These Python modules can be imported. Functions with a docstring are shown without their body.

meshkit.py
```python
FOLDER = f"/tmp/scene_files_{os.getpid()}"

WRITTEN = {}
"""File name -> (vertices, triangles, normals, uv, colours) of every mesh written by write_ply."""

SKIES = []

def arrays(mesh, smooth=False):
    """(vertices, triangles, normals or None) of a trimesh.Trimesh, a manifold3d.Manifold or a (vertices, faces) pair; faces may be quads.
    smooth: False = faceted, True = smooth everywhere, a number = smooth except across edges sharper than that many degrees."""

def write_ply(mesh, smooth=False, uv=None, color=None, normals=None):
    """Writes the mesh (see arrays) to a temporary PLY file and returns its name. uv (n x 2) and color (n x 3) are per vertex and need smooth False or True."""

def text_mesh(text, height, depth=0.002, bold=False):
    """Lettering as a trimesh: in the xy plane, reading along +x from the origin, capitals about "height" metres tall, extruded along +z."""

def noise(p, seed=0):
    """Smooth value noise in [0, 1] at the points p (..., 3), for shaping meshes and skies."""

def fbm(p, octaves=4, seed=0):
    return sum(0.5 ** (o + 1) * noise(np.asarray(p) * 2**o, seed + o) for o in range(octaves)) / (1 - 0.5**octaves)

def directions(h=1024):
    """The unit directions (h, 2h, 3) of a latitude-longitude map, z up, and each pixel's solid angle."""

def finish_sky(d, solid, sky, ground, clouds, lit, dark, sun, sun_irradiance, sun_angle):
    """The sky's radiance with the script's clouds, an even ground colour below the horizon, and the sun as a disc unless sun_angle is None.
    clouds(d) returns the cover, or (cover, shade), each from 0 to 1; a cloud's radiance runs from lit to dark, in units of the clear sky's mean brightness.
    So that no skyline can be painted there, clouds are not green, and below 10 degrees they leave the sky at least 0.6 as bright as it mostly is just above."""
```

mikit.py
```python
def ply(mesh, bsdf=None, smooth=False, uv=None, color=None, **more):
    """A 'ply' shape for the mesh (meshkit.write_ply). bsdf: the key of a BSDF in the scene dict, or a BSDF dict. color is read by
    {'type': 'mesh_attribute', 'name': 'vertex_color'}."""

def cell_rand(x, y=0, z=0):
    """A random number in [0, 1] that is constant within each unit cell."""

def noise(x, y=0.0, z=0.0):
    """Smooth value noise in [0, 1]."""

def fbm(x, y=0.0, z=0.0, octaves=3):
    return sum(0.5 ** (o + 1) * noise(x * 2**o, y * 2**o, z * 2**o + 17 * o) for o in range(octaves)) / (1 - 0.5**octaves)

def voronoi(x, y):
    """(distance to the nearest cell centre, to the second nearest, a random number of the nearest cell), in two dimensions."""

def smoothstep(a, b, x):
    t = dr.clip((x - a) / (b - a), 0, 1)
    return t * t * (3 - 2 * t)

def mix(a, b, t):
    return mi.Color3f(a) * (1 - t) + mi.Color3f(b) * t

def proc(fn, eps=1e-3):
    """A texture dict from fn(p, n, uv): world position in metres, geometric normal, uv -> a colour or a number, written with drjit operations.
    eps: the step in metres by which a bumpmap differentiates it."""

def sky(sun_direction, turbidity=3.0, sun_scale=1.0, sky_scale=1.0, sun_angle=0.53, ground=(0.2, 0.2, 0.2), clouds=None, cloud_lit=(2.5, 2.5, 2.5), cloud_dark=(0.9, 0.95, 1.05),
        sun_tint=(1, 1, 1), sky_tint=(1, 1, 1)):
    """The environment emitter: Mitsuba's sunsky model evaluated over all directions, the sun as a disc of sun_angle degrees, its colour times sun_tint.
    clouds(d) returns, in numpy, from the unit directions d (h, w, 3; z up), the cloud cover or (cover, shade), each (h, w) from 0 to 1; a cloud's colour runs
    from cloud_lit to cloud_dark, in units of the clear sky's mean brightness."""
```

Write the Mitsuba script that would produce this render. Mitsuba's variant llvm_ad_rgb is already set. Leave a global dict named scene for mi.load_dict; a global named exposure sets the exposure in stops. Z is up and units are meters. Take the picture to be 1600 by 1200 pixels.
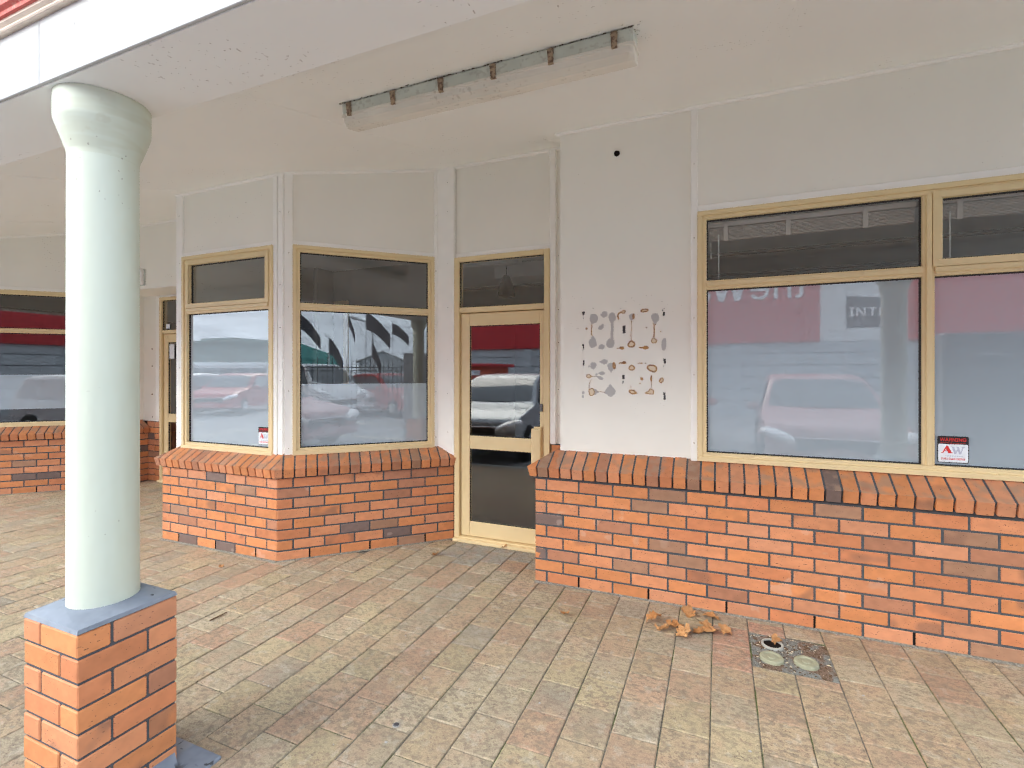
import math, random
import numpy as np, trimesh, drjit as dr, mitsuba as mi, mikit, meshkit
import manifold3d as m3
from shapely.geometry import Polygon, Point
from shapely import affinity
from shapely.ops import unary_union

T = mi.ScalarTransform4f
rng = np.random.default_rng(7)
random.seed(7)
scene, labels = {'type': 'scene'}, {}

# ------------------------------------------------------------------ camera, sky, exposure
YAW = math.radians(22.75)
EYE = (0.0, 0.0, 1.529)
scene['camera'] = {'type': 'perspective', 'fov': 92.19, 'fov_axis': 'x', 'near_clip': 0.05, 'far_clip': 900.0,
                   'principal_point_offset_y': 0.015,
                   'to_world': T().look_at(origin=EYE, target=[EYE[0] - math.sin(YAW), EYE[1] + math.cos(YAW), EYE[2]], up=[0, 0, 1])}


def cloud_deck(d):
    p = d / np.maximum(d[..., 2:3], 0.08)
    s = meshkit.fbm(np.stack([p[..., 0] * 0.55, p[..., 1] * 0.9, p[..., 0] * 0 + 3.0], -1), 5, 3)
    return np.ones(d.shape[:2]), np.clip((s - 0.32) * 2.4, 0, 1)


scene['sky'] = mikit.sky((-0.48, -0.72, 0.58), turbidity=3, sun_scale=0.20, sun_angle=38, sun_tint=(0.82, 0.98, 1.25), clouds=cloud_deck,
                         cloud_lit=(1.92, 2.24, 2.56), cloud_dark=(1.14, 1.32, 1.55), ground=(0.22, 0.22, 0.22))
exposure = 4.12


# ------------------------------------------------------------------ materials
def fb(p, s, o=3):
    return mikit.fbm(p.x * s, p.y * s, p.z * s, octaves=o)


def nz(p, s):
    return mikit.noise(p.x * s, p.y * s, p.z * s)


def mat(name, color, rough=0.5, spec=0.5, bump=None, bscale=0.001, metallic=0.0, two=True, coat=0.0, eps=1e-3):
    col = color if isinstance(color, dict) else {'type': 'rgb', 'value': list(color)}
    b = {'type': 'principled', 'base_color': col, 'roughness': rough if not callable(rough) else mikit.proc(rough), 'specular': spec, 'metallic': metallic, 'clearcoat': coat}
    if bump is not None:
        b = {'type': 'bumpmap', 'arbitrary': mikit.proc(bump, eps), 'scale': bscale, 'b': b}
    scene[name] = {'type': 'twosided', 'b': b} if two else b


def pick(k, options):
    """One of the colours by a random number in 0..1, the options as (upper bound, colour)."""
    out = mi.Color3f(options[-1][1])
    for hi, c in reversed(options[:-1]):
        out = dr.select(k < hi, mi.Color3f(c), out)
    return out


def brick_color(p, n, uv):
    i = dr.floor(uv.x + 0.3)
    a, b, c = mikit.cell_rand(i, 3), mikit.cell_rand(i, 11), mikit.cell_rand(i, 23)
    base = pick(a, [(0.34, (0.57, 0.225, 0.092)), (0.58, (0.565, 0.235, 0.115)), (0.74, (0.54, 0.240, 0.130)), (0.875, (0.525, 0.200, 0.092)),
                    (0.935, (0.40, 0.180, 0.105)), (0.965, (0.34, 0.185, 0.115)), (1.0, (0.175, 0.120, 0.105))])
    base = base * (0.90 + 0.2 * b)
    g = fb(p, 28.0)
    base = base * (0.86 + 0.28 * g)
    smoke = mikit.smoothstep(0.55, 0.72, fb(p + c * 9.0, 7.0, 2)) * mikit.smoothstep(0.78, 0.92, c)
    base = mikit.mix(base, mi.Color3f(0.22, 0.115, 0.08), smoke * 0.6)
    pit = mikit.smoothstep(0.84, 0.90, nz(p + 3.0, 190.0)) * mikit.smoothstep(0.42, 0.62, nz(p, 24.0))
    base = mikit.mix(base, mi.Color3f(0.14, 0.065, 0.045), pit * 0.8)
    lime = mikit.smoothstep(0.69, 0.76, fb(p + 7.7, 11.0, 3)) * mikit.smoothstep(0.55, 0.7, nz(p, 2.2))
    base = mikit.mix(base, mi.Color3f(0.62, 0.50, 0.44), lime * 0.22)
    return base


mat('brick', mikit.proc(brick_color), 0.62, 0.35, lambda p, n, uv: fb(p, 90.0, 2) + 0.8 * nz(p, 30.0), 0.0020)
mat('mortar', mikit.proc(lambda p, n, uv: mi.Color3f(0.082, 0.084, 0.094) * (0.7 + 0.6 * fb(p, 60.0))), 0.9, 0.2,
    lambda p, n, uv: fb(p, 120.0, 2), 0.0015)


def coping_color(p, n, uv):
    base = brick_color(p, n, uv)
    grime = mikit.smoothstep(0.42, 0.68, fb(p + 1.3, 16.0, 3))
    return mikit.mix(base * 0.95, mi.Color3f(0.31, 0.205, 0.145), grime * 0.65 * mikit.smoothstep(0.2, 0.6, n.z))


mat('coping', mikit.proc(coping_color), 0.66, 0.35, lambda p, n, uv: fb(p, 90.0, 2) + 0.6 * nz(p, 30.0), 0.0014)


def paver_color(p, n, uv):
    i = dr.floor(uv.x + 0.3)
    a, b = mikit.cell_rand(i, 5), mikit.cell_rand(i, 17)
    base = pick(a, [(0.20, (0.435, 0.355, 0.230)), (0.40, (0.43, 0.358, 0.258)), (0.62, (0.430, 0.325, 0.220)), (0.78, (0.425, 0.300, 0.210)),
                    (0.88, (0.385, 0.315, 0.228)), (0.96, (0.42, 0.278, 0.195)), (1.0, (0.37, 0.315, 0.245))])
    base = base * (0.83 + 0.20 * mikit.cell_rand(i, 41))
    base = dr.select(i >= 30000, mi.Color3f(0.31, 0.30, 0.275), dr.select(i >= 20000, mi.Color3f(0.43, 0.255, 0.185), base))
    m = mikit.fbm(p.x * 10.0 + b * 30, p.y * 10.0, octaves=4)
    base = mikit.mix(base, mi.Color3f(0.46, 0.38, 0.24), mikit.smoothstep(0.36, 0.78, m) * 0.34)
    m2 = mikit.fbm(p.x * 12.0 + 40, p.y * 12.0 + b * 11, octaves=4)
    base = mikit.mix(base, mi.Color3f(0.41, 0.255, 0.18), mikit.smoothstep(0.38, 0.78, m2) * 0.42)
    m3_ = mikit.fbm(p.x * 52.0 + 9, p.y * 84.0 + b * 5, octaves=4)
    base = mikit.mix(base, mi.Color3f(0.215, 0.18, 0.135), mikit.smoothstep(0.40, 0.72, m3_) * (0.50 + 0.25 * mikit.cell_rand(i, 61)))
    pit = mikit.smoothstep(0.72, 0.86, mikit.noise(p.x * 170, p.y * 210)) * mikit.smoothstep(0.36, 0.64, mikit.noise(p.x * 19, p.y * 19 + 4))
    base = mikit.mix(base, mi.Color3f(0.13, 0.105, 0.08), pit * 0.5)
    pale = mikit.smoothstep(0.62, 0.80, mikit.fbm(p.x * 26 + 3, p.y * 26, octaves=3))
    base = mikit.mix(base, mi.Color3f(0.52, 0.49, 0.42), pale * 0.25)
    grit = mikit.noise(p.x * 260, p.y * 260)
    return base * (0.76 + 0.30 * grit)


mat('paver', mikit.proc(paver_color), 0.75, 0.3, lambda p, n, uv: mikit.fbm(p.x * 70, p.y * 70, octaves=3), 0.0022)
mat('joint_sand', mikit.proc(lambda p, n, uv: mikit.mix((0.15, 0.138, 0.115), (0.10, 0.115, 0.05), mikit.smoothstep(0.5, 0.66, mikit.fbm(p.x * 5, p.y * 5))) * (0.6 + 0.8 * mikit.noise(p.x * 130, p.y * 130))), 0.95, 0.1)


def wall_color(p, n, uv):
    base = mi.Color3f(0.80, 0.785, 0.725) * (0.955 + 0.08 * mikit.fbm(p.x * 2.2, p.y * 2.2, p.z * 0.8, octaves=4))
    fly = mikit.smoothstep(0.88, 0.92, nz(p + 5.1, 85.0)) * mikit.smoothstep(0.66, 0.78, nz(p + 2.2, 3.1))
    return mikit.mix(base, mi.Color3f(0.30, 0.25, 0.20), fly * 0.6)


mat('wall_paint', mikit.proc(wall_color), 0.55, 0.35, lambda p, n, uv: fb(p, 35.0, 2), 0.0007)


def ceiling_color(p, n, uv):
    base = mi.Color3f(0.80, 0.805, 0.785) * (0.97 + 0.05 * fb(p, 1.6, 3))
    d = dr.sqrt(dr.square(p.x + 1.0) * 0.12 + dr.square(p.y - 2.1))
    near = mikit.smoothstep(0.75, 0.1, d)
    fly = mikit.smoothstep(0.86, 0.92, nz(p + 5.1, 95.0)) * mikit.smoothstep(0.66 - 0.26 * near, 0.80 - 0.26 * near, nz(p + 2.2, 4.0))
    return mikit.mix(base, mi.Color3f(0.22, 0.17, 0.13), fly * 0.5)


mat('ceiling_paint', mikit.proc(ceiling_color), 0.6, 0.3)
mat('trim_paint', mikit.proc(lambda p, n, uv: mi.Color3f(0.84, 0.83, 0.80) * (0.96 + 0.08 * fb(p, 9.0, 2))), 0.45, 0.4)


def fascia_color(p, n, uv):
    base = mi.Color3f(0.42, 0.425, 0.42) * (0.97 + 0.05 * mikit.fbm(p.x * 2.0, p.z * 9.0, octaves=3))
    scuff = mikit.smoothstep(0.60, 0.72, mikit.fbm(p.x * 9.0, p.z * 26.0 + 3, octaves=3)) * mikit.smoothstep(0.5, 0.6, mikit.noise(p.x * 2.1, p.z * 3))
    spot = mikit.smoothstep(0.89, 0.92, nz(p, 60.0)) * mikit.smoothstep(0.66, 0.74, nz(p + 1, 4.0))
    return mikit.mix(mikit.mix(base, mi.Color3f(0.42, 0.43, 0.44), scuff * 0.35), mi.Color3f(0.1, 0.08, 0.07), spot * 0.8)


mat('fascia_paint', mikit.proc(fascia_color), 0.5, 0.35)
mat('cream_mould', mikit.proc(lambda p, n, uv: mi.Color3f(0.74, 0.63, 0.52) * (0.85 + 0.25 * fb(p, 14.0, 3))), 0.6, 0.3)
mat('red_cladding', mikit.proc(lambda p, n, uv: mikit.mix((0.50, 0.105, 0.085), (0.62, 0.42, 0.36), mikit.smoothstep(0.50, 0.75, fb(p, 34.0, 3)) * 0.75)), 0.6, 0.3)
mat('red_seam', (0.72, 0.55, 0.48), 0.7, 0.2)
mat('frame_cream', (0.71, 0.57, 0.33), 0.34, 0.5)
mat('gasket', (0.028, 0.028, 0.03), 0.5, 0.4)


def column_color(p, n, uv):
    base = mi.Color3f(0.53, 0.575, 0.485) * (0.95 + 0.09 * mikit.fbm(p.x * 22, p.y * 22, p.z * 2.2, octaves=3))
    drip = mikit.smoothstep(0.58, 0.74, mikit.fbm(p.x * 16 + 3, p.y * 16, p.z * 1.1, octaves=3))
    base = mikit.mix(base, mi.Color3f(0.49, 0.53, 0.42), drip * 0.3)
    spot = mikit.smoothstep(0.90, 0.93, nz(p + 4, 80.0)) * mikit.smoothstep(0.66, 0.76, nz(p + 1, 4.0))
    return mikit.mix(base, mi.Color3f(0.25, 0.24, 0.18), spot * 0.7)


def capital_color(p, n, uv):
    base = column_color(p, n, uv)
    band = mikit.smoothstep(0.42, 0.62, mikit.fbm(p.x * 5, p.y * 5, p.z * 30, octaves=3))
    base = mikit.mix(base, mi.Color3f(0.43, 0.44, 0.31), band * 0.25)
    mould = mikit.smoothstep(0.60, 0.74, fb(p, 26.0, 4)) * mikit.smoothstep(0.5, 0.65, nz(p, 5.0))
    return mikit.mix(base, mi.Color3f(0.36, 0.29, 0.15), mould * 0.15)


mat('column_paint', mikit.proc(column_color), 0.42, 0.45, lambda p, n, uv: mikit.fbm(p.x * 55, p.y * 55, p.z * 6, octaves=3), 0.0012)
mat('capital_paint', mikit.proc(capital_color), 0.55, 0.35)


def slate_color(p, n, uv):
    base = mi.Color3f(0.20, 0.225, 0.27) * (0.8 + 0.4 * fb(p, 22.0, 3))
    spot = mikit.smoothstep(0.70, 0.80, nz(p, 60.0)) * mikit.smoothstep(0.45, 0.6, nz(p, 13.0))
    dust = mikit.smoothstep(0.55, 0.75, fb(p + 3, 9.0, 3))
    return mikit.mix(mikit.mix(base, mi.Color3f(0.30, 0.31, 0.32), dust * 0.5), mi.Color3f(0.03, 0.03, 0.03), spot * 0.8)


mat('slate_mortar', mikit.proc(slate_color), 0.7, 0.3, lambda p, n, uv: fb(p, 60.0, 3), 0.003)
scene['glass'] = {'type': 'thindielectric', 'int_ior': 1.80, 'specular_transmittance': {'type': 'rgb', 'value': [0.80, 0.84, 0.84]}}
scene['glass_clear'] = {'type': 'thindielectric', 'int_ior': 1.75, 'specular_transmittance': {'type': 'rgb', 'value': [0.92, 0.94, 0.94]}}
scene['frost_film'] = {'type': 'principledthin', 'base_color': {'type': 'rgb', 'value': [0.665, 0.745, 0.80]}, 'roughness': 0.9, 'diff_trans': 0.62, 'spec_trans': 0.0, 'eta': 1.3}
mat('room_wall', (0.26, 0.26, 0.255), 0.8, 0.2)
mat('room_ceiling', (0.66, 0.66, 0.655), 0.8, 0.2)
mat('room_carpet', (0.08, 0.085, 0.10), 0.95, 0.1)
mat('dark_metal', (0.12, 0.12, 0.13), 0.35, 0.5, metallic=0.6)
mat('blind', (0.60, 0.53, 0.50), 0.6, 0.3)
mat('white_plastic', (0.78, 0.78, 0.78), 0.35, 0.5)


def fitting_color(p, n, uv):
    base = mi.Color3f(0.52, 0.555, 0.505) * (0.88 + 0.24 * fb(p, 14.0, 2))
    dirt = mikit.smoothstep(0.54, 0.74, fb(p + 2, 55.0, 3))
    return mikit.mix(base, mi.Color3f(0.26, 0.23, 0.19), dirt * 0.3)


def diffuser_color(p, n, uv):
    base = mi.Color3f(0.66, 0.64, 0.58) * (0.92 + 0.14 * fb(p, 8.0, 2))
    dirt = mikit.smoothstep(0.60, 0.74, fb(p + 2, 60.0, 3)) * mikit.smoothstep(0.5, 0.7, nz(p, 7.0))
    return mikit.mix(base, mi.Color3f(0.28, 0.24, 0.18), dirt * 0.35)


mat('fitting_body', mikit.proc(fitting_color), 0.5, 0.4)
mat('fitting_diffuser', mikit.proc(diffuser_color), 0.25, 0.5)
mat('rusty_clip', mikit.proc(lambda p, n, uv: mikit.mix((0.36, 0.27, 0.19), (0.15, 0.10, 0.07), mikit.smoothstep(0.4, 0.65, fb(p, 80.0, 3)))), 0.6, 0.4, metallic=0.2)
mat('web_dirt', (0.10, 0.08, 0.06), 0.9, 0.1)
mat('primer_grey', (0.44, 0.435, 0.425), 0.6, 0.3)
mat('glue_brown', mikit.proc(lambda p, n, uv: mikit.mix((0.42, 0.23, 0.085), (0.22, 0.11, 0.05), mikit.smoothstep(0.4, 0.65, fb(p, 70.0, 3)))), 0.5, 0.4)
mat('glue_cream', (0.66, 0.57, 0.43), 0.55, 0.35)
mat('tape_black', (0.035, 0.035, 0.038), 0.6, 0.3)
mat('sticker_white', (0.74, 0.78, 0.84), 0.4, 0.4)
mat('sticker_black', (0.02, 0.018, 0.02), 0.4, 0.4)
mat('sticker_red', (0.62, 0.035, 0.035), 0.4, 0.4)
mat('sticker_grey', (0.46, 0.48, 0.60), 0.4, 0.4)
mat('hole_black', (0.012, 0.010, 0.009), 0.9, 0.1)


def leaf_color(p, n, uv):
    i = dr.floor(uv.x + 0.3)
    a = mikit.cell_rand(i, 5)
    base = mikit.mix((0.38, 0.17, 0.06), (0.47, 0.25, 0.11), a)
    return base * (0.75 + 0.5 * fb(p, 45.0, 3))


mat('dry_leaf', mikit.proc(leaf_color), 0.6, 0.3)
mat('twig', (0.12, 0.075, 0.045), 0.8, 0.2)
mat('lid_green', mikit.proc(lambda p, n, uv: mi.Color3f(0.31, 0.315, 0.225) * (0.8 + 0.4 * fb(p, 50.0, 2))), 0.6, 0.3)
mat('drain_grit', mikit.proc(lambda p, n, uv: mikit.mix(mikit.mix((0.19, 0.195, 0.185), (0.17, 0.12, 0.09), mikit.smoothstep(0.45, 0.65, fb(p, 18.0, 2))), (0.5, 0.45, 0.38), mikit.smoothstep(0.76, 0.84, nz(p, 120.0))) * (0.55 + 0.9 * nz(p, 190.0))), 0.95, 0.1,
    lambda p, n, uv: nz(p, 140.0), 0.004)
# the street seen in the panes
mat('asphalt', mikit.proc(lambda p, n, uv: mi.Color3f(0.26, 0.26, 0.26) * (0.75 + 0.5 * mikit.fbm(p.x * 3, p.y * 3, octaves=3))), 0.9, 0.2)
mat('concrete', mikit.proc(lambda p, n, uv: mi.Color3f(0.36, 0.355, 0.34) * (0.8 + 0.4 * mikit.fbm(p.x * 6, p.y * 6, p.z * 6, octaves=3))), 0.85, 0.2)
mat('road_paint', (0.62, 0.58, 0.40), 0.7, 0.2)
mat('shed_red', (0.56, 0.045, 0.05), 0.5, 0.4)
mat('shed_grey', (0.50, 0.535, 0.56), 0.6, 0.3)
mat('shed_white', (0.74, 0.75, 0.75), 0.6, 0.3)
mat('shed_teal', (0.02, 0.30, 0.26), 0.5, 0.4)
mat('shed_olive', (0.27, 0.34, 0.31), 0.6, 0.3)
mat('shed_orange', (0.55, 0.10, 0.05), 0.5, 0.4)
mat('car_white', (0.74, 0.75, 0.76), 0.25, 0.5, coat=0.8)
mat('car_silver', (0.42, 0.46, 0.49), 0.3, 0.5, metallic=0.35, coat=0.8)
mat('car_red', (0.36, 0.03, 0.03), 0.25, 0.5, coat=0.8)
mat('car_glass', (0.13, 0.145, 0.155), 0.06, 1.0, coat=1.0)
mat('car_rose', (0.46, 0.26, 0.26), 0.25, 0.5, coat=0.8)
mat('cabinet_grey', (0.22, 0.24, 0.265), 0.4, 0.5)
mat('pipe_grey', (0.40, 0.41, 0.38), 0.5, 0.4)
mat('foot_mortar', mikit.proc(lambda p, n, uv: mi.Color3f(0.24, 0.225, 0.195) * (0.45 + 1.0 * mikit.noise(p.x * 150, p.y * 150, p.z * 150))), 0.95, 0.1)
mat('pendant_black', (0.02, 0.02, 0.022), 0.6, 0.3)
mat('tyre', (0.025, 0.025, 0.025), 0.8, 0.2)
mat('chrome', (0.75, 0.75, 0.76), 0.15, 0.5, metallic=1.0)
mat('lamp_lens', (0.80, 0.82, 0.85), 0.15, 0.6)
mat('flag_black', (0.085, 0.082, 0.09), 0.7, 0.2)
mat('flag_white', (0.78, 0.78, 0.78), 0.7, 0.2)
mat('pole_grey', (0.55, 0.57, 0.58), 0.4, 0.5, metallic=0.3)
mat('fence_black', (0.03, 0.03, 0.032), 0.5, 0.4)
mat('bark', (0.16, 0.12, 0.09), 0.9, 0.1)
mat('foliage', mikit.proc(lambda p, n, uv: mi.Color3f(0.050, 0.075, 0.035) * (0.6 + 0.8 * fb(p, 2.0, 2))), 0.7, 0.3)


# ------------------------------------------------------------------ helpers
def numbered(key):
    if key not in scene and key not in labels:
        return key
    k = 1
    while f'{key}_{k:03d}' in scene or f'{key}_{k:03d}' in labels:
        k += 1
    return f'{key}_{k:03d}'


def thing(name, label, cat, group=None, kind=None):
    key = numbered(name)
    labels[key] = {'label': label, 'category': cat}
    if group:
        labels[key]['group'] = group
    if kind:
        labels[key]['kind'] = kind
    return key


def cat_mesh(ms):
    ms = [m for m in ms if m is not None and len(m.faces)]
    return trimesh.util.concatenate(ms) if len(ms) > 1 else ms[0]


def put(name, mesh, bsdf, parent=None, smooth=30, ident=None, label=None, kind=None, **kw):
    """One entry of the scene; ident gives the mesh a number of its own that its material turns into a tone."""
    if isinstance(mesh, list):
        mesh = cat_mesh(mesh)
    key = numbered(f'{parent}__{name}' if parent else name)
    if ident is not None:
        v = np.asarray(mesh.vertices)
        uv = np.stack([ident + 1e-3 * (v[:, 0] + 0.7 * v[:, 1] + 0.3 * v[:, 2]), v[:, 2] + 0.6 * v[:, 0] - 0.5 * v[:, 1]], 1)
        scene[key] = mikit.ply(mesh, bsdf, smooth=False, uv=uv, **kw)
    else:
        scene[key] = mikit.ply(mesh, bsdf, smooth=smooth, **kw)
    if label or kind:
        labels[key] = {**({'label': label} if label else {}), **({'kind': kind} if kind else {})}
    return key


def box(x0, x1, y0, y1, z0, z1):
    m = trimesh.creation.box(extents=[1, 1, 1])
    m.apply_translation([0.5, 0.5, 0.5])
    m.apply_scale([x1 - x0, y1 - y0, z1 - z0])
    m.apply_translation([x0, y0, z0])
    return m


def cham(x0, x1, y0, y1, z0, z1, c=0.004):
    """A box with every edge chamfered (44 triangles)."""
    c = min(c, 0.45 * (x1 - x0), 0.45 * (y1 - y0), 0.45 * (z1 - z0))
    P = [(x, y, z) for x0_, x1_, y0_, y1_, z0_, z1_ in ((x0, x1, y0 + c, y1 - c, z0 + c, z1 - c), (x0 + c, x1 - c, y0, y1, z0 + c, z1 - c), (x0 + c, x1 - c, y0 + c, y1 - c, z0, z1))
         for x in (x0_, x1_) for y in (y0_, y1_) for z in (z0_, z1_)]
    return trimesh.convex.convex_hull(np.array(P))


def front_cham(x0, x1, y0, y1, z0, z1, c=0.004):
    """A box whose face at y0 has chamfered edges (brick in a wall)."""
    v = np.array([(x0, y0 + c, z0), (x1, y0 + c, z0), (x1, y0 + c, z1), (x0, y0 + c, z1),
                  *[(xx + rng.uniform(-.0014, .0014), y0 + rng.uniform(-.0008, .0008), zz + rng.uniform(-.0014, .0014)) for xx, zz in ((x0 + c, z0 + c), (x1 - c, z0 + c), (x1 - c, z1 - c), (x0 + c, z1 - c))],
                  (x0, y1, z0), (x1, y1, z0), (x1, y1, z1), (x0, y1, z1)], float)
    q = [(4, 5, 6, 7), (0, 1, 5, 4), (1, 2, 6, 5), (2, 3, 7, 6), (3, 0, 4, 7), (8, 9, 1, 0), (9, 10, 2, 1), (10, 11, 3, 2), (11, 8, 0, 3), (11, 10, 9, 8)]
    f = [t for a, b, c_, d in q for t in ((a, b, c_), (a, c_, d))]
    return trimesh.Trimesh(v, f, process=False)


def cyl(p0, p1, r, n=16, r1=None):
    p0, p1 = np.asarray(p0, float), np.asarray(p1, float)
    h = np.linalg.norm(p1 - p0)
    m = trimesh.creation.cylinder(radius=r, height=h, sections=n)
    if r1 is not None:
        v = m.vertices.copy()
        s = np.where(v[:, 2] > 0, r1 / r, 1.0)
        v[:, :2] *= s[:, None]
        m.vertices = v
    m.apply_transform(trimesh.geometry.align_vectors([0, 0, 1], (p1 - p0) / h))
    m.apply_translation((p0 + p1) / 2)
    return m


def extr(poly, depth):
    geoms = getattr(poly, 'geoms', [poly])
    return cat_mesh([trimesh.creation.extrude_polygon(g, depth, engine='earcut') for g in geoms if g.area > 1e-9])


def prism_y(poly_xz, y0, y1):
    """A polygon of (x, z) drawn as seen from -y, extruded from y0 to y1."""
    m = extr(poly_xz, y1 - y0)
    v = m.vertices.copy()
    m.vertices = np.stack([v[:, 0], y1 - v[:, 2], v[:, 1]], 1)
    return m


def prism_x(poly_yz, x0, x1):
    m = extr(poly_yz, x1 - x0)
    v = m.vertices.copy()
    m.vertices = np.stack([x0 + v[:, 2], v[:, 0], v[:, 1]], 1)
    return m


class Frame:
    """Local axes of a wall: x along it to the right as seen from outside, y into the building, z up."""

    def __init__(self, ox, oy, deg):
        c, s = math.cos(math.radians(deg)), math.sin(math.radians(deg))
        self.m = np.array([[c, -s, 0, ox], [s, c, 0, oy], [0, 0, 1, 0], [0, 0, 0, 1.0]])

    def __call__(self, mesh):
        m = mesh.copy()
        m.apply_transform(self.m)
        return m

    def pt(self, x, y, z=0.0):
        return self.m[:3, :3] @ np.array([x, y, z]) + self.m[:3, 3]


def clip(mesh, normal, point):
    """The part of the closed mesh on the side the normal points to."""
    mesh.merge_vertices()
    man = m3.Manifold(m3.Mesh(np.asarray(mesh.vertices, np.float32), np.asarray(mesh.faces, np.uint32)))
    n = np.asarray(normal, float) / np.linalg.norm(normal)
    man = man.trim_by_plane(n.tolist(), float(n @ np.asarray(point, float)))
    t = man.to_mesh()
    if len(t.tri_verts) == 0:
        return None
    return trimesh.Trimesh(np.asarray(t.vert_properties)[:, :3], np.asarray(t.tri_verts), process=False)


brick_no = [0]


def next_id():
    brick_no[0] += 1
    return brick_no[0]


BH, BL, MJ = 0.084, 0.24, 0.0115


def brick_wall(parent, name, F, length, courses, first, anchor='left', weeps=True, mitre_left=0.0, mitre_right=0.0, depth=0.06):
    """Courses of bricks on a dark mortar core; first = (joint offset of the top course, of the one below) from the anchored end."""
    wall = put(name, F(box(0.002, length - 0.002, 0.0035, 0.10, 0.0, courses * BH + 0.028)), 'mortar', parent)
    for k in range(courses):
        z0, z1 = k * BH + MJ / 2, (k + 1) * BH - MJ / 2
        o = first[(courses - 1 - k) % 2]
        joints = [o + i * BL for i in range(-1, 40)]
        if anchor == 'right':
            joints = [length - j for j in joints][::-1]
        edges = [0.0] + [j for j in joints if 0.03 < j < length - 0.03] + [length]
        for a, b in zip(edges[:-1], edges[1:]):
            a_ = a + (0.001 if a == 0 else MJ / 2 + rng.uniform(-0.001, 0.001))
            b_ = b - (0.001 if b == length else MJ / 2 + rng.uniform(-0.001, 0.001))
            dz, dy = rng.uniform(-0.001, 0.001), rng.uniform(-0.0012, 0.0012)
            if k == 0 and weeps and b < length and (len(edges) + edges.index(b)) % 2 == 0:
                put('weep_hole', F(box(b - MJ / 2 + .001, b + MJ / 2 - .001, -0.0005, 0.03, 0.004, BH - 0.006)), 'hole_black', wall)
            put('brick', F(front_cham(a_, b_, dy, depth, z0 + dz, z1 + dz, 0.003)), 'brick', wall, ident=next_id())
    return wall


COP = 0.0845


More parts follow.
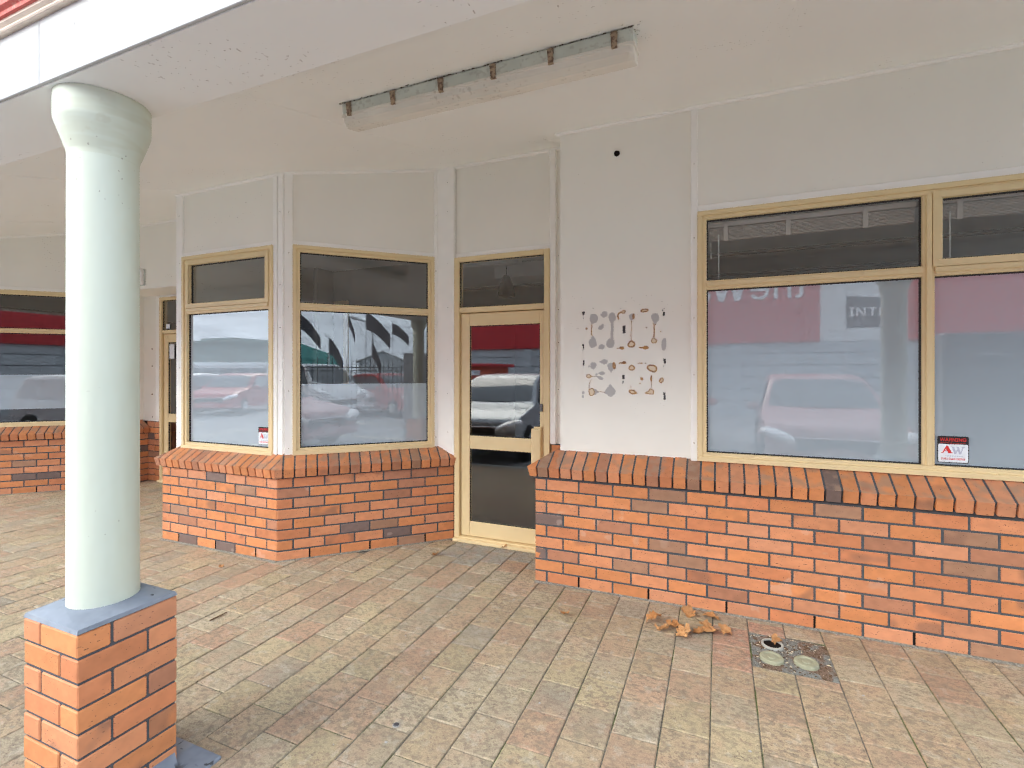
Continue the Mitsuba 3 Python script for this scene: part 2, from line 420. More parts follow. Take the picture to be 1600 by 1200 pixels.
def coping_run(wall, F, u0, u1, ztop, clips=()):
    """A sloping soldier course: front top edge 45 mm proud of the brick face at height ztop."""
    s, c = math.sin(math.radians(33)), math.cos(math.radians(33))
    n = max(1, round((u1 - u0) / COP))
    p = (u1 - u0) / n
    L, th, g = 0.20, 0.078, 0.0058
    prof = np.array([(0, 0), (L, 0), (L, -th), (0, -th)])      # along the slope, square to it
    yz = np.stack([-0.045 + prof[:, 0] * c - prof[:, 1] * s * 1.0, ztop + prof[:, 0] * s + prof[:, 1] * c], 1)
    yz[3] = (-0.045 + 0.014, ztop - 0.070)
    core = np.array([(0.008, -0.0035), (L - 0.004, -0.0035), (L - 0.004, -th + 0.004), (0.008, -th + 0.004)])
    cyz = np.stack([-0.045 + core[:, 0] * c - core[:, 1] * s, ztop + core[:, 0] * s + core[:, 1] * c], 1)

    def done(m):
        for nrm, pt in clips:
            if m is None:
                return None
            m = clip(m, nrm, pt)
        return m

    bed = done(F(prism_x(Polygon(cyz), u0 + 0.003, u1 - 0.003)))
    if bed is not None:
        put('coping_mortar', bed, 'mortar', wall)
    for i in range(n):
        a, b = u0 + i * p + g, u0 + (i + 1) * p - g
        h = 0.003
        hull = []
        for (x, e) in ((a, h), (a + h, 0), (b - h, 0), (b, h)):
            for q, (yy, zz) in enumerate(yz):
                cy, cz = yz.mean(0)
                dy, dz = cy - yy, cz - zz
                l = math.hypot(dy, dz)
                hull.append((x, yy + dy / l * e, zz + dz / l * e))
        m = trimesh.convex.convex_hull(np.array(hull))
        m.apply_translation([0, rng.uniform(-0.0015, 0.0015), rng.uniform(-0.0015, 0.0015)])
        m = done(F(m))
        if m is not None and len(m.faces) > 3:
            put('coping_brick', m, 'coping', wall, smooth=False, ident=next_id())


def ceil_z(y):
    return 3.193 + 0.245 * (y - 3.05)


# ------------------------------------------------------------------ ground: pavement of pavers, road
pave = put('pavement', box(-13.0, 4.2, 0.72, 4.60, -0.30, -0.006), 'joint_sand', kind='structure', label='worn yellow and pink concrete pavers in running bond under the verandah')
PX, PY = 0.1953, 0.2285
FOOT = Polygon([(4.3, 3.41), (-1.23, 3.41), (-1.23, 4.0), (-2.21, 4.0), (-3.28, 2.94), (-4.70, 2.94), (-4.70, 4.48), (-7.2, 4.48), (-7.47, 4.48), (-7.47, 3.985), (-8.51, 2.945), (-14, 2.945), (-14, 6), (4.3, 6)])
cells = []
fwd = np.array([-math.sin(YAW), math.cos(YAW)])
for k in range(-66, 19):
    x0 = 0.357 + PX * k
    off = 1.641 if k % 2 == 0 else 1.529
    for j in range(-5, 14):
        y0 = off + PY * j
        y1 = y0 + PY
        y0c, y1c = max(y0, 0.735), min(y1, 4.55)
        if y1c - y0c < 0.03:
            continue
        cell = Polygon([(x0, y0c), (x0 + PX, y0c), (x0 + PX, y1c), (x0, y1c)])
        if cell.difference(FOOT).area < 0.15 * cell.area:
            continue
        if k in (-1, 0):
            if y0c < 2.862 < y1c:
                y1c = 2.860
            elif y0c >= 2.862 and y1c <= 3.222:
                continue
            elif y0c < 3.222 < y1c:
                y0c = 3.224
            if y1c - y0c < 0.02:
                continue
        cx, cy = x0 + PX / 2, (y0c + y1c) / 2
        Z = fwd @ np.array([cx, cy])
        X = cx * math.cos(YAW) + cy * math.sin(YAW)
        seen = Z > 0.5 and -1.08 < X / Z < 1.08 and Z > 1.75
        cells.append((0 if seen else 1, Z if seen else abs(Z), x0, y0c, y1c))
cells.sort()
far_pavers = []
for q, (out, Z, x0, y0, y1) in enumerate(cells):
    g = 0.0028
    c = 0.0038
    gy = 0.0023
    m = front_cham(x0 + g + rng.uniform(-.001, .001), x0 + PX - g + rng.uniform(-.001, .001), 0.0, 0.05, y0 + gy, y1 - gy, c)
    v = m.vertices.copy()
    m.vertices = np.stack([v[:, 0], v[:, 2], -v[:, 1]], 1)
    m.faces = m.faces[:, ::-1]
    tx, ty = rng.normal(0, 0.005, 2)
    mid = m.vertices.mean(0)
    m.vertices[:, 2] += (m.vertices[:, 0] - mid[0]) * tx + (m.vertices[:, 1] - mid[1]) * ty + rng.normal(0, 0.0009)
    m = trimesh.Trimesh(m.vertices, m.faces[:, ::-1] if m.face_normals[:, 2].max() < 0.9 else m.faces, process=False)
    if np.cross(m.vertices[m.faces[0, 1]] - m.vertices[m.faces[0, 0]], m.vertices[m.faces[0, 2]] - m.vertices[m.faces[0, 0]])[2] < 0:
        m.faces = m.faces[:, ::-1]
    own = next_id()
    if -0.05 < x0 < 0.0 and 2.74 < (y0 + y1) / 2 < 3.2 or 0.1 < x0 < 0.3 and 3.2 < (y0 + y1) / 2 < 3.4:
        own += 20000                                    # newer red pavers let in beside the drain
    elif -2.3 < x0 < -1.3 and (y0 + y1) / 2 > 3.50 + 0.12 * (x0 + 2.3):
        own += 30000                                    # cement grey pavers in front of the door
    if q < 298 and not out:
        put('paver', m, 'paver', pave, ident=own)
    else:
        far_pavers.append((m, own))
V, Fc, UV, at = [], [], [], 0
for m, i in far_pavers:
    v = np.asarray(m.vertices)
    V.append(v); Fc.append(np.asarray(m.faces) + at); at += len(v)
    UV.append(np.stack([i + 1e-3 * (v[:, 0] + 0.7 * v[:, 1] + 0.3 * v[:, 2]), v[:, 2] + 0.6 * v[:, 0] - 0.5 * v[:, 1]], 1))
k_ = numbered(f'{pave}__far_pavers')
scene[k_] = mikit.ply((np.vstack(V), np.vstack(Fc)), 'paver', smooth=False, uv=np.vstack(UV))
labels[k_] = {'kind': 'stuff'}

# ------------------------------------------------------------------ the shop building
shop = thing('shop_building', 'white clad shopfront building with orange brick dado walls and cream framed windows', 'building')
FR = Frame(-1.24, 3.40, 0)
FRr = Frame(-1.24, 3.97, -90)
FL = Frame(-4.71, 2.93, 0)
FLr = Frame(-4.71, 4.46, -90)
FD = Frame(-3.2836, 2.93, 45)
FE = Frame(-8.5136, 2.93, 45)
FQ = Frame(-7.474, 3.97, 90)          # return from the far bay to the far door, faces +x
LD = 1.04 * math.sqrt(2)

w1 = brick_wall(shop, 'dado_wall', FR, 4.2, 9, (0.086, 0.211))
mr = (np.array([1.0, 1.0, 0]), FR.pt(0, 0))             # right of the hip at the wall's left corner
s2 = math.sqrt(0.5)
coping_run(w1, FR, -0.06, 4.2, 0.845, [((1, -1, 0), FR.pt(0, 0))])
w1r = brick_wall(shop, 'dado_wall', FRr, 0.57, 9, (0.12, 0.24), 'right')
coping_run(w1r, FRr, 0.0, 0.63, 0.845, [((-1, 1, 0), FRr.pt(0.57, 0))])
w2 = brick_wall(shop, 'dado_wall', FL, 1.4264, 8, (0.115, 0.2375), 'right')
cor = FD.pt(0, 0)
bis = np.array([math.cos(math.radians(22.5)), math.sin(math.radians(22.5)), 0])
coping_run(w2, FL, -0.06, 1.4264 + 0.06, 0.75, [(-bis, cor), ((1, -1, 0), FL.pt(0, 0))])
w2r = brick_wall(shop, 'dado_wall', FLr, 1.53, 8, (0.12, 0.24), 'right')
coping_run(w2r, FLr, 0.0, 1.59, 0.75, [((-1, 1, 0), FLr.pt(1.53, 0))])
w3 = brick_wall(shop, 'dado_wall', FD, LD, 8, (0.12, 0.2446))
coping_run(w3, FD, -0.04, LD + 0.12, 0.75, [(bis, cor), ((0, -1, 0), (0, 3.965, 0))])
w4 = brick_wall(shop, 'dado_wall', FE, LD, 8, (0.12, 0.2446))
coping_run(w4, FE, -0.04, LD + 0.12, 0.75, [((0, -1, 0), (0, 3.965, 0))])
w5 = brick_wall(shop, 'dado_wall', FQ, 0.49, 8, (0.12, 0.24))
coping_run(w5, FQ, 0.0, 0.49, 0.75)
# brick piers beside the doors
p1 = put('brick_pier', box(-1.300, -1.09, 3.962, 4.05, 0.0, 0.925), 'mortar', shop)
for k in range(11):
    put('brick', front_cham(-1.298, -1.092, 3.955, 4.0, k * BH + .0045, (k + 1) * BH - .0045, .003), 'brick', p1, ident=next_id())
p2 = put('brick_pier', box(-7.50, -7.222, 4.466, 4.6, 0.0, 0.84), 'mortar', shop)
for k in range(10):
    es = [-7.498, -7.224] if k % 2 == 0 else [-7.498, -7.34, -7.224]
    for a, b in zip(es[:-1], es[1:]):
        put('brick', front_cham(a + .004, b - .004, 4.458, 4.5, k * BH + .0045, (k + 1) * BH - .0045, .003), 'brick', p2, ident=next_id())
PO = 0.12                                                # cladding stands this far behind the brick face
HEAD = 2.597                                             # window heads


def panel(F, a, b, z0, z1, y=PO, t=0.02):
    put('wall_panel', F(box(a, b, y, y + t, z0, z1)), 'wall_paint', shop)


def batten(F, a, b, z0, z1, y=PO, p=0.017):
    put('batten', F(cham(a, b, y - p, y + 0.004, z0, z1, 0.003)), 'trim_paint', shop)


def scotia(F, a, b, y=PO):
    P0, P1 = F.pt(a, y), F.pt(b, y)
    z0, z1 = ceil_z(P0[1]), ceil_z(P1[1])
    m = F(cham(a, b, y - 0.024, y + 0.004, -0.022, 0.02, 0.008))
    d = (P1 - P0)[:2] / np.linalg.norm((P1 - P0)[:2])
    v = m.vertices.copy()
    t = (v[:, :2] - P0[:2]) @ d / np.linalg.norm((P1 - P0)[:2])
    v[:, 2] += z0 + (z1 - z0) * t
    m.vertices = v
    put('ceiling_trim', m, 'trim_paint', shop)


def slab_wall(F, a, b, z0, extra=0.03, y=PO, t=0.02):
    """A panel whose top follows the sloping ceiling."""
    P0, P1 = F.pt(a, y), F.pt(b, y)
    poly = Polygon([(a, z0), (b, z0), (b, ceil_z(P1[1]) + extra), (a, ceil_z(P0[1]) + extra)])
    put('wall_panel', F(prism_y(poly, y, y + t)), 'wall_paint', shop)


def bar(a, b, z0, z1, y, p, d, c=0.0018):
    return cham(a, b, y - p, y + d, z0, z1, c)


def window(F, u0, u1, z0, z1, cols, mid, awning=(), frost=(), y=PO, label=None, film_top=None):
    """Aluminium joinery: outer frame, mullions at cols, a transom at mid; awning lists the upper panes in a sash of their own."""
    w = put('window', F(cat_mesh([bar(u0, u1, z1 - 0.03, z1, y, 0.028, 0.05), bar(u0, u1, z0, z0 + 0.03, y, 0.034, 0.05),
                                  bar(u0, u0 + 0.03, z0 + 0.03, z1 - 0.03, y, 0.028, 0.05), bar(u1 - 0.03, u1, z0 + 0.03, z1 - 0.03, y, 0.028, 0.05)])), 'frame_cream', shop, smooth=False, label=label)
    inner = 0.056
    xs = [u0 + inner] + [v for c in cols for v in (c - 0.028, c + 0.028)] + [u1 - inner]
    beads = []
    for z_ in ((z0 + 0.03, z0 + inner), (z1 - inner, z1 - 0.03)):
        beads.append(bar(u0 + 0.03, u1 - 0.03, *z_, y, 0.016, 0.04))
    for x_ in ((u0 + 0.03, u0 + inner), (u1 - inner, u1 - 0.03)):
        beads.append(bar(*x_, z0 + inner, z1 - inner, y, 0.016, 0.04))
    for c in cols:
        beads.append(bar(c - 0.028, c + 0.028, z0 + inner, z1 - inner, y, 0.014, 0.04))
        beads.append(bar(c - 0.012, c + 0.012, z0 + inner, z1 - inner, y, 0.026, 0.0))
    put('bead', F(cat_mesh(beads)), 'frame_cream', w, smooth=False)
    for i in range(len(cols) + 1):
        a, b = xs[2 * i], xs[2 * i + 1]
        put('transom', F(cat_mesh([bar(a, b, mid - 0.030, mid + 0.030, y, 0.013, 0.04), bar(a, b, mid - 0.010, mid + 0.018, y, 0.026, 0.0)])), 'frame_cream', w, smooth=False)
        for up in (0, 1):
            c0, c1 = (mid + 0.030, z1 - inner) if up else (z0 + inner, mid - 0.030)
            aa, bb = a, b
            if up and i in awning:
                e = 0.044
                put('sash', F(cat_mesh([bar(aa - 0.012, bb + 0.012, c0 - 0.008, c0 + e - 0.012, y, 0.026, 0.01), bar(aa - 0.012, bb + 0.012, c1 - e + 0.02, c1 + 0.012, y, 0.026, 0.01),
                                        bar(aa - 0.012, aa + e - 0.012, c0 + e - 0.012, c1 - e + 0.02, y, 0.026, 0.01), bar(bb - e + 0.012, bb + 0.012, c0 + e - 0.012, c1 - e + 0.02, y, 0.026, 0.01)])), 'frame_cream', w, smooth=False)
                aa, bb, c0, c1 = aa + e - 0.012, bb - e + 0.012, c0 + e - 0.012, c1 - e + 0.02
            g = 0.008
            put('gasket', F(cat_mesh([box(aa, bb, y + 0.010, y + 0.022, c0, c0 + g), box(aa, bb, y + 0.010, y + 0.022, c1 - g, c1),
                                      box(aa, aa + g, y + 0.010, y + 0.022, c0 + g, c1 - g), box(bb - g, bb, y + 0.010, y + 0.022, c0 + g, c1 - g)])), 'gasket', w)
            clear = not ((not up) and (i in frost or film_top))
            fr = sheet(aa, bb, c0, c1, y + 0.016)
            put('pane', F(fr), 'glass' if up else 'glass_frosted', w, smooth=False)
            if not up and (i in frost or film_top):
                lo, hi = (c0, c1) if not film_top else film_top
                put('frosted_film', F(sheet(aa, bb, lo, hi, y + 0.021)), 'frost_film', w, smooth=False)
    return w


scene['glass_frosted'] = {'type': 'thindielectric', 'int_ior': 1.72, 'specular_transmittance': {'type': 'rgb', 'value': [0.90, 0.92, 0.94]}}


def sheet(a, b, c0, c1, y):
    return trimesh.Trimesh([(a, y, c0), (b, y, c0), (b, y, c1), (a, y, c1)], [(0, 1, 2), (0, 2, 3)], process=False)


# --- wall on the right, with the long window
R0 = 1.24                                               # local x of world x = 0
slab_wall(FR, R0 - 1.086, R0 - 0.172, 0.80)
batten(FR, R0 - 0.172, R0 - 0.130, 0.80, ceil_z(3.52))
slab_wall(FR, R0 - 0.130, R0 + 3.0, HEAD + 0.01)
batten(FR, R0 - 0.130, R0 + 2.40, HEAD, HEAD + 0.042)
scotia(FR, R0 - 1.125, R0 + 2.96)
win_r = window(FR, R0 - 0.130, R0 + 2.395, 0.943, HEAD, [R0 + 1.103], 2.107, awning=(1,), frost=(0, 1))
panel(FR, R0 + 2.395, R0 + 3.0, 0.8, HEAD + 0.01)
put('wall_panel', prism_x(Polygon([(3.545, 0.8), (3.99, 0.8), (3.99, 3.45), (3.545, 3.34)]), -1.084, -1.066), 'wall_paint', shop)
put('wall_panel', box(-1.29, -1.06, 3.985, 4.0, 0.926, 3.46), 'wall_paint', shop)
put('batten', cham(-1.314, -1.262, 3.955, 4.0, 0.926, 3.41, 0.003), 'trim_paint', shop)
# --- bay, left face
B0 = 4.71
slab_wall(FL, B0 - 4.676, B0 - 3.32, HEAD + 0.01)
batten(FL, B0 - 4.676, B0 - 4.588, 0.72, ceil_z(3.05))
batten(FL, B0 - 3.444, B0 - 3.400, 0.72, ceil_z(3.05))
batten(FL, B0 - 3.388, B0 - 3.336, 0.72, ceil_z(3.05), p=0.018)
panel(FL, B0 - 3.46, B0 - 3.335, 0.72, HEAD + 0.01)
batten(FL, B0 - 4.588, B0 - 3.444, HEAD, HEAD + 0.036)
scotia(FL, B0 - 4.70, B0 - 3.345)
win_l = window(FL, B0 - 4.588, B0 - 3.444, 0.832, HEAD, [], 2.098, awning=(0,), frost=(0,))
put('wall_panel', prism_x(Polygon([(3.075, 0.72), (4.45, 0.72), (4.45, 3.56), (3.075, 3.22)]), -4.674, -4.654), 'wall_paint', shop)
# --- bay, face at 45 degrees
slab_wall(FD, 0.05, 1.40, HEAD + 0.01)
batten(FD, 0.052, 0.114, 0.72, ceil_z(3.09), p=0.018)
panel(FD, 0.05, 0.118, 0.72, HEAD + 0.01)
batten(FD, 1.312, 1.342, 0.72, ceil_z(3.94))
panel(FD, 1.305, 1.39, 0.72, HEAD + 0.01)
batten(FD, 0.114, 1.312, HEAD, HEAD + 0.036)
scotia(FD, 0.045, 1.355)
win_d = window(FD, 0.114, 1.312, 0.838, HEAD, [], 2.085, film_top=(0.89, 1.43))
put('board', prism_y(Polygon([(-2.445, 0.87), (-2.228, 0.745), (-2.228, 3.44), (-2.445, 3.44)]), 3.955, 3.975), 'trim_paint', shop)
put('batten', cham(-2.262, -2.230, 3.945, 3.958, 0.79, 3.43, 0.003), 'trim_paint', shop)
# --- far bay, face at 45 degrees
slab_wall(FE, 0.02, 1.40, HEAD + 0.01)
batten(FE, 0.052, 0.114, 0.72, ceil_z(3.09))
batten(FE, 1.312, 1.40, 0.72, ceil_z(3.94))
batten(FE, 0.114, 1.312, HEAD - 0.02, HEAD + 0.02)
scotia(FE, 0.0, 1.36)
win_e = window(FE, 0.114, 1.312, 0.838, HEAD - 0.02, [], 2.062, film_top=(1.06, 1.50))
panel(FE, 1.305, 1.39, 0.72, HEAD + 0.01)
put('wall_panel', box(-9.9, -8.49, 3.05, 3.07, 0.0, 3.25), 'wall_paint', shop)
put('wall_panel', box(-7.615, -7.594, 3.97, 4.47, 0.75, 3.44), 'wall_paint', shop)
put('wall_panel', box(-7.60, -7.222, 4.470, 4.49, 0.842, 2.62), 'wall_paint', shop)
put('batten', cham(-7.30, -7.228, 4.452, 4.472, 0.842, 2.60, .003), 'trim_paint', shop)
for F_, u, zs in ((FR, R0 - 0.151, (1.05, 1.5, 1.95, 2.4, 2.85)), (FL, B0 - 4.63, (1.0, 1.5, 2.0, 2.5, 2.95)), (FL, B0 - 3.362, (1.0, 1.4, 1.9, 2.3, 2.9)), (FD, 0.083, (0.95, 1.45, 2.0, 2.5, 2.9)), (FD, 1.327, (0.95, 1.4, 1.9, 2.4, 3.0))):
    for z in zs:
        z += rng.uniform(-.08, .08)
        put('nail_head', F_(cyl((u, PO - .0188, z), (u, PO - .016, z), .0045, 8)), 'rusty_clip', shop)
for x_, zs in ((-1.248, (1.1, 1.45, 1.75, 2.1, 2.45, 2.9)), (-2.30, (1.0, 1.3, 1.7, 2.1, 2.5, 2.95, 3.2))):
    for z in zs:
        z += rng.uniform(-.08, .08)
        put('nail_head', cyl((x_, 3.9545 if x_ < -2 else 3.985, z), (x_, 3.957 if x_ < -2 else 3.983, z), .0045, 8), 'rusty_clip', shop)
put('bulkhead', cat_mesh([box(-7.62, -4.68, 4.055, 4.075, 2.622, 3.47), box(-7.62, -4.68, 4.0552, 4.60, 2.612, 2.6219)]), 'wall_paint', shop)
put('ceiling_trim', cham(-7.6, -4.68, 4.032, 4.056, ceil_z(4.05) - 0.022, ceil_z(4.05) + 0.02, .008), 'trim_paint', shop)
# --- above the near door
put('wall_panel', box(-2.44, -1.05, 3.985, 4.0, 2.585, 3.46), 'wall_paint', shop)
put('batten', cham(-2.228, -1.314, 3.972, 3.99, 2.580, 2.618, .003), 'trim_paint', shop)
put('ceiling_trim', cham(-2.46, -1.09, 3.958, 3.986, ceil_z(3.97) - 0.022, ceil_z(3.97) + 0.02, .008), 'trim_paint', shop)


def door(x0, y, label, lock=True):
    """Glazed aluminium door with a transom light; x0 = left of the outer frame."""
    W = 0.915
    d = put('door', cat_mesh([cham(x0, x0 + 0.05, y - 0.025, y + 0.06, 0.028, 2.575, .004), cham(x0 + W - 0.05, x0 + W, y - 0.025, y + 0.06, 0.028, 2.575, .004),
                              cham(x0 + 0.05, x0 + W - 0.05, y - 0.025, y + 0.06, 2.532, 2.575, .004), cham(x0 + 0.05, x0 + W - 0.05, y - 0.018, y + 0.06, 2.07, 2.118, .004)]), 'frame_cream', shop, smooth=False, label=label)
    put('threshold', [cham(x0, x0 + W, y - 0.06, y + 0.06, 0.0, 0.028, .004), cham(x0 + 0.05, x0 + W - 0.05, y - 0.03, y + 0.05, 0.028, 0.042, .003)], 'frame_cream', d, smooth=False)
    l0, l1 = x0 + 0.056, x0 + W - 0.056
    g0, g1 = l0 + 0.088, l1 - 0.040
    ly = y + 0.004
    put('leaf', [cham(l0, g0, ly, ly + 0.045, 0.048, 2.064, .004), cham(g1, l1, ly, ly + 0.045, 0.048, 2.064, .004),
                 cham(g0, g1, ly + .002, ly + 0.043, 1.950, 2.064, .004), cham(g0, g1, ly + .002, ly + 0.043, 0.838, 0.957, .004), cham(g0, g1, ly + .002, ly + 0.043, 0.048, 0.180, .004)], 'frame_cream', d, smooth=False)
    for c0, c1 in ((0.180, 0.838), (0.957, 1.950)):
        put('gasket', [box(g0, g1, ly + .012, ly + .022, c0, c0 + .005), box(g0, g1, ly + .012, ly + .022, c1 - .005, c1), box(g0, g0 + .005, ly + .012, ly + .022, c0, c1), box(g1 - .005, g1, ly + .012, ly + .022, c0, c1)], 'gasket', d)
        put('pane', sheet(g0, g1, c0, c1, ly + 0.018), 'glass', d, smooth=False)
    put('gasket', [box(x0 + .05, x0 + W - .05, y + .0, y + .012, 2.118, 2.123), box(x0 + .05, x0 + W - .05, y + .0, y + .012, 2.527, 2.532), box(x0 + .05, x0 + .055, y + .0, y + .012, 2.118, 2.532), box(x0 + W - .055, x0 + W - .05, y + .0, y + .012, 2.118, 2.532)], 'gasket', d)
    put('transom_pane', sheet(x0 + .05, x0 + W - .05, 2.118, 2.532, y + 0.006), 'glass', d, smooth=False)
    if lock:
        put('handle', [cham(l1 - 0.105, l1 - 0.018, ly - 0.045, ly + 0.0, 0.72, 1.050, .006), cham(l1 - 0.085, l1 - 0.016, ly - 0.030, ly, 1.050, 1.066, .004)], 'frame_cream', d, smooth=False)
        put('lock', [cham(l1 - 0.034, l1 - 0.012, ly - 0.012, ly, 1.195, 1.262, .003), cyl((l1 - .023, ly - .018, 1.228), (l1 - .023, ly, 1.228), .008, 12)], 'dark_metal', d)
    return d


door(-2.228, 3.97, 'cream framed glass door between the bay and the long wall')
d2 = door(-7.222, 4.475, 'far glass door half hidden behind the bay', lock=False)
put('notice', box(-7.03, -6.93, 4.470, 4.4718, 1.72, 1.92), 'sticker_white', d2)
put('notice', box(-7.10, -7.02, 4.468, 4.4702, 2.14, 2.20), 'sticker_white', d2)
put('batten', cham(-7.222, -6.307, 4.466, 4.49, 2.578, 2.606, .003), 'trim_paint', shop)
put('wall_panel', box(-6.31, -4.66, 4.49, 4.51, 0.0, 2.62), 'wall_paint', shop)
# screw heads on the panels by the far door
for z in (1.22, 1.62, 1.86, 0.90):
    put('screw_head', cyl((-7.40, 4.464, z), (-7.40, 4.471, z), .010, 8), 'rusty_clip', shop)
# vent hole in the wall
put('vent_hole', [cyl((-0.667, 3.512, 3.085), (-0.667, 3.5196, 3.085), .020, 20)], 'hole_black', shop)
# --- shell and rooms behind the glass
put('roof_slab', box(-13, 3.2, 3.6, 12.0, 3.75, 3.95), 'concrete', shop)
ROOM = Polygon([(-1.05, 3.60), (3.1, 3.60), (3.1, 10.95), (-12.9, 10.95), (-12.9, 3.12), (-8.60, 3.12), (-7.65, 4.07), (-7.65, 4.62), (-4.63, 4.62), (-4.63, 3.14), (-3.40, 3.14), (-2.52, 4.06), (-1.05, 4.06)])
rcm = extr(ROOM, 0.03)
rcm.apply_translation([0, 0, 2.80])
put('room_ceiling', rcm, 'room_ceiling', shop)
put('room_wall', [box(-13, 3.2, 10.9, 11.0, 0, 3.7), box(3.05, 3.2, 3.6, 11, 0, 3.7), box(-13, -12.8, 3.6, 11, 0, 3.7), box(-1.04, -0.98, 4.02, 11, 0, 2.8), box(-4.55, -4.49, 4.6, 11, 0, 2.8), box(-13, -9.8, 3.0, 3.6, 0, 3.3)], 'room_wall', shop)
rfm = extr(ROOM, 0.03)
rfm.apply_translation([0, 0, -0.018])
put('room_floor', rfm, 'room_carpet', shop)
for y in (4.55, 5.7, 6.9):
    put('ceiling_batten', cham(-0.95, 3.04, y, y + .07, 2.776, 2.802, .004), 'room_wall', shop)
put('air_vent', cham(0.1, 0.75, 4.75, 5.05, 2.74, 2.802, .01), 'room_ceiling', shop)
for y in (5.2, 6.6):
    put('ceiling_batten', cham(-4.45, -1.06, y, y + .07, 2.776, 2.802, .004), 'room_wall', shop)
put('strip_light', cham(-3.2, -2.0, 4.95, 5.07, 2.72, 2.802, .015), 'room_ceiling', shop)
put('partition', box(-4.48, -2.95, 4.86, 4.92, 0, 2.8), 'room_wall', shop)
put('partition_frame', [cham(-4.30, -4.23, 4.83, 4.86, 0, 2.42, .004), cham(-4.45, -4.23, 4.83, 4.86, 2.36, 2.42, .004)], 'frame_cream', shop)
put('duct', [box(-2.4, -1.75, 5.2, 5.5, 2.62, 2.80)], 'room_ceiling', shop)
# venetian blind gathered up behind the long window's upper panes
for a, b in ((-0.07, 1.07), (1.15, 2.33)):
    bl = put('blind', box(a, b, 3.585, 3.615, 2.505, 2.535), 'blind', shop)
    put('slats', cat_mesh([box(a + .01, b - .01, 3.578, 3.622, 2.415 + i * 0.0082, 2.4185 + i * 0.0082) for i in range(10)]), 'blind', bl)
    put('tape', [box(a + t * (b - a) - .013, a + t * (b - a) + .013, 3.574, 3.577, 2.405, 2.52) for t in (0.10, 0.42, 0.78)], 'blind', bl)
    put('wand', cyl((a + 0.07, 3.57, 2.45), (a + 0.072, 3.57, 1.55), .0035, 8), 'white_plastic', bl)
    put('cord', [cyl((a + 0.022, 3.57, 2.40), (a + 0.022, 3.57, 2.33), .002, 6), cyl((a + 0.022, 3.57, 2.33), (a + 0.022, 3.57, 2.29), .005, 8)], 'white_plastic', bl)

# glue marks left where a sign was taken off the wall


def g_pt(x, y):
    # picked on the panel plane: crop pixel (0..1200 over 170 px of the photograph) to wall x, z
    u, v = 890 + x * 170 / 1200, 470 + y * 170 / 1200
    t = (u - 800) / 770.0
    r0, r1 = t * math.cos(YAW) - math.sin(YAW), t * math.sin(YAW) + math.cos(YAW)
    k = 3.52 / r1
    return r0 * k, 1.529 + (582 - v) / 770.0 * k


def blob(cx, cy, rx, ry, rot=0.0, tail=0.0, tang=0.0, seed=0):
    """An uneven drop outline in wall metres: radius varies, with a tail towards the angle tang."""
    r = np.random.default_rng(seed)
    a = np.linspace(0, 2 * np.pi, 36, endpoint=False)
    wob = 1 + sum(r.normal(0, 0.035) * np.cos(k * a + r.uniform(0, 6)) for k in (2, 3, 4, 5))
    wob += tail * np.exp(-((np.angle(np.exp(1j * (a - tang)))) / 0.28) ** 2)
    x, y = rx * wob * np.cos(a), ry * wob * np.sin(a)
    c, s = math.cos(rot), math.sin(rot)
    pts = [g_pt(cx + c * xx - s * yy, cy + s * xx + c * yy) for xx, yy in zip(x, y)]
    return Polygon(pts).buffer(0)


def streak(pts, w):
    from shapely.geometry import LineString
    return LineString([g_pt(*p) for p in pts]).buffer(w * 170 / 1200 / 770 * 3.6, cap_style=2)


def mark(name, poly, bsdf, lift=0.0012):
    if poly.is_empty:
        return
    put(name, prism_y(poly, 3.52 - lift, 3.5194), bsdf, panel_key, smooth=False)


panel_key = f'{shop}__wall_panel'
D, U, Lf, Rt = math.pi / 2, -math.pi / 2, math.pi, 0.0
greys = [unary_union([blob(268, 195, 46, 52, 0, .35, D + .4, 1)]), unary_union([blob(256, 465, 44, 55, 0, .5, U, 2)]),
         unary_union([blob(382, 150, 37, 35, 0, 0, 0, 3)]), unary_union([blob(470, 185, 38, 58, 0, .3, D, 4), streak([(470, 230), (472, 300), (468, 350), (466, 430)], 15), blob(450, 470, 46, 52, 0, .2, U + .3, 5)]),
         blob(348, 290, 24, 38, .7, 0, 0, 6), blob(355, 507, 34, 29, 0, .25, D + 1, 7), blob(684, 177, 30, 34, 0, 0, 0, 8), blob(945, 188, 44, 54, 0, .25, D, 9), blob(1040, 480, 28, 70, .1, 0, 0, 10),
         blob(262, 714, 34, 38, 0, .2, D, 11), blob(384, 672, 38, 28, 0, .55, Lf, 12), blob(455, 730, 34, 48, 0, .2, D, 13), blob(358, 800, 34, 20, 0, .3, Lf, 14), blob(340, 852, 34, 17, .4, .9, Lf + .1, 15),
         unary_union([blob(450, 1000, 55, 55, 0, .45, U, 16), blob(455, 1010, 48, 46, 0, .6, Lf, 17)]), blob(272, 1005, 30, 36, 0, .8, Rt, 18), blob(298, 812, 12, 10, 0, 0, 0, 19), blob(150, 1012, 14, 16, 0, 0, 0, 41), blob(146, 1056, 13, 15, 0, 0, 0, 42)]
for gm in greys:
    mark('primer_patch', gm, 'primer_grey')
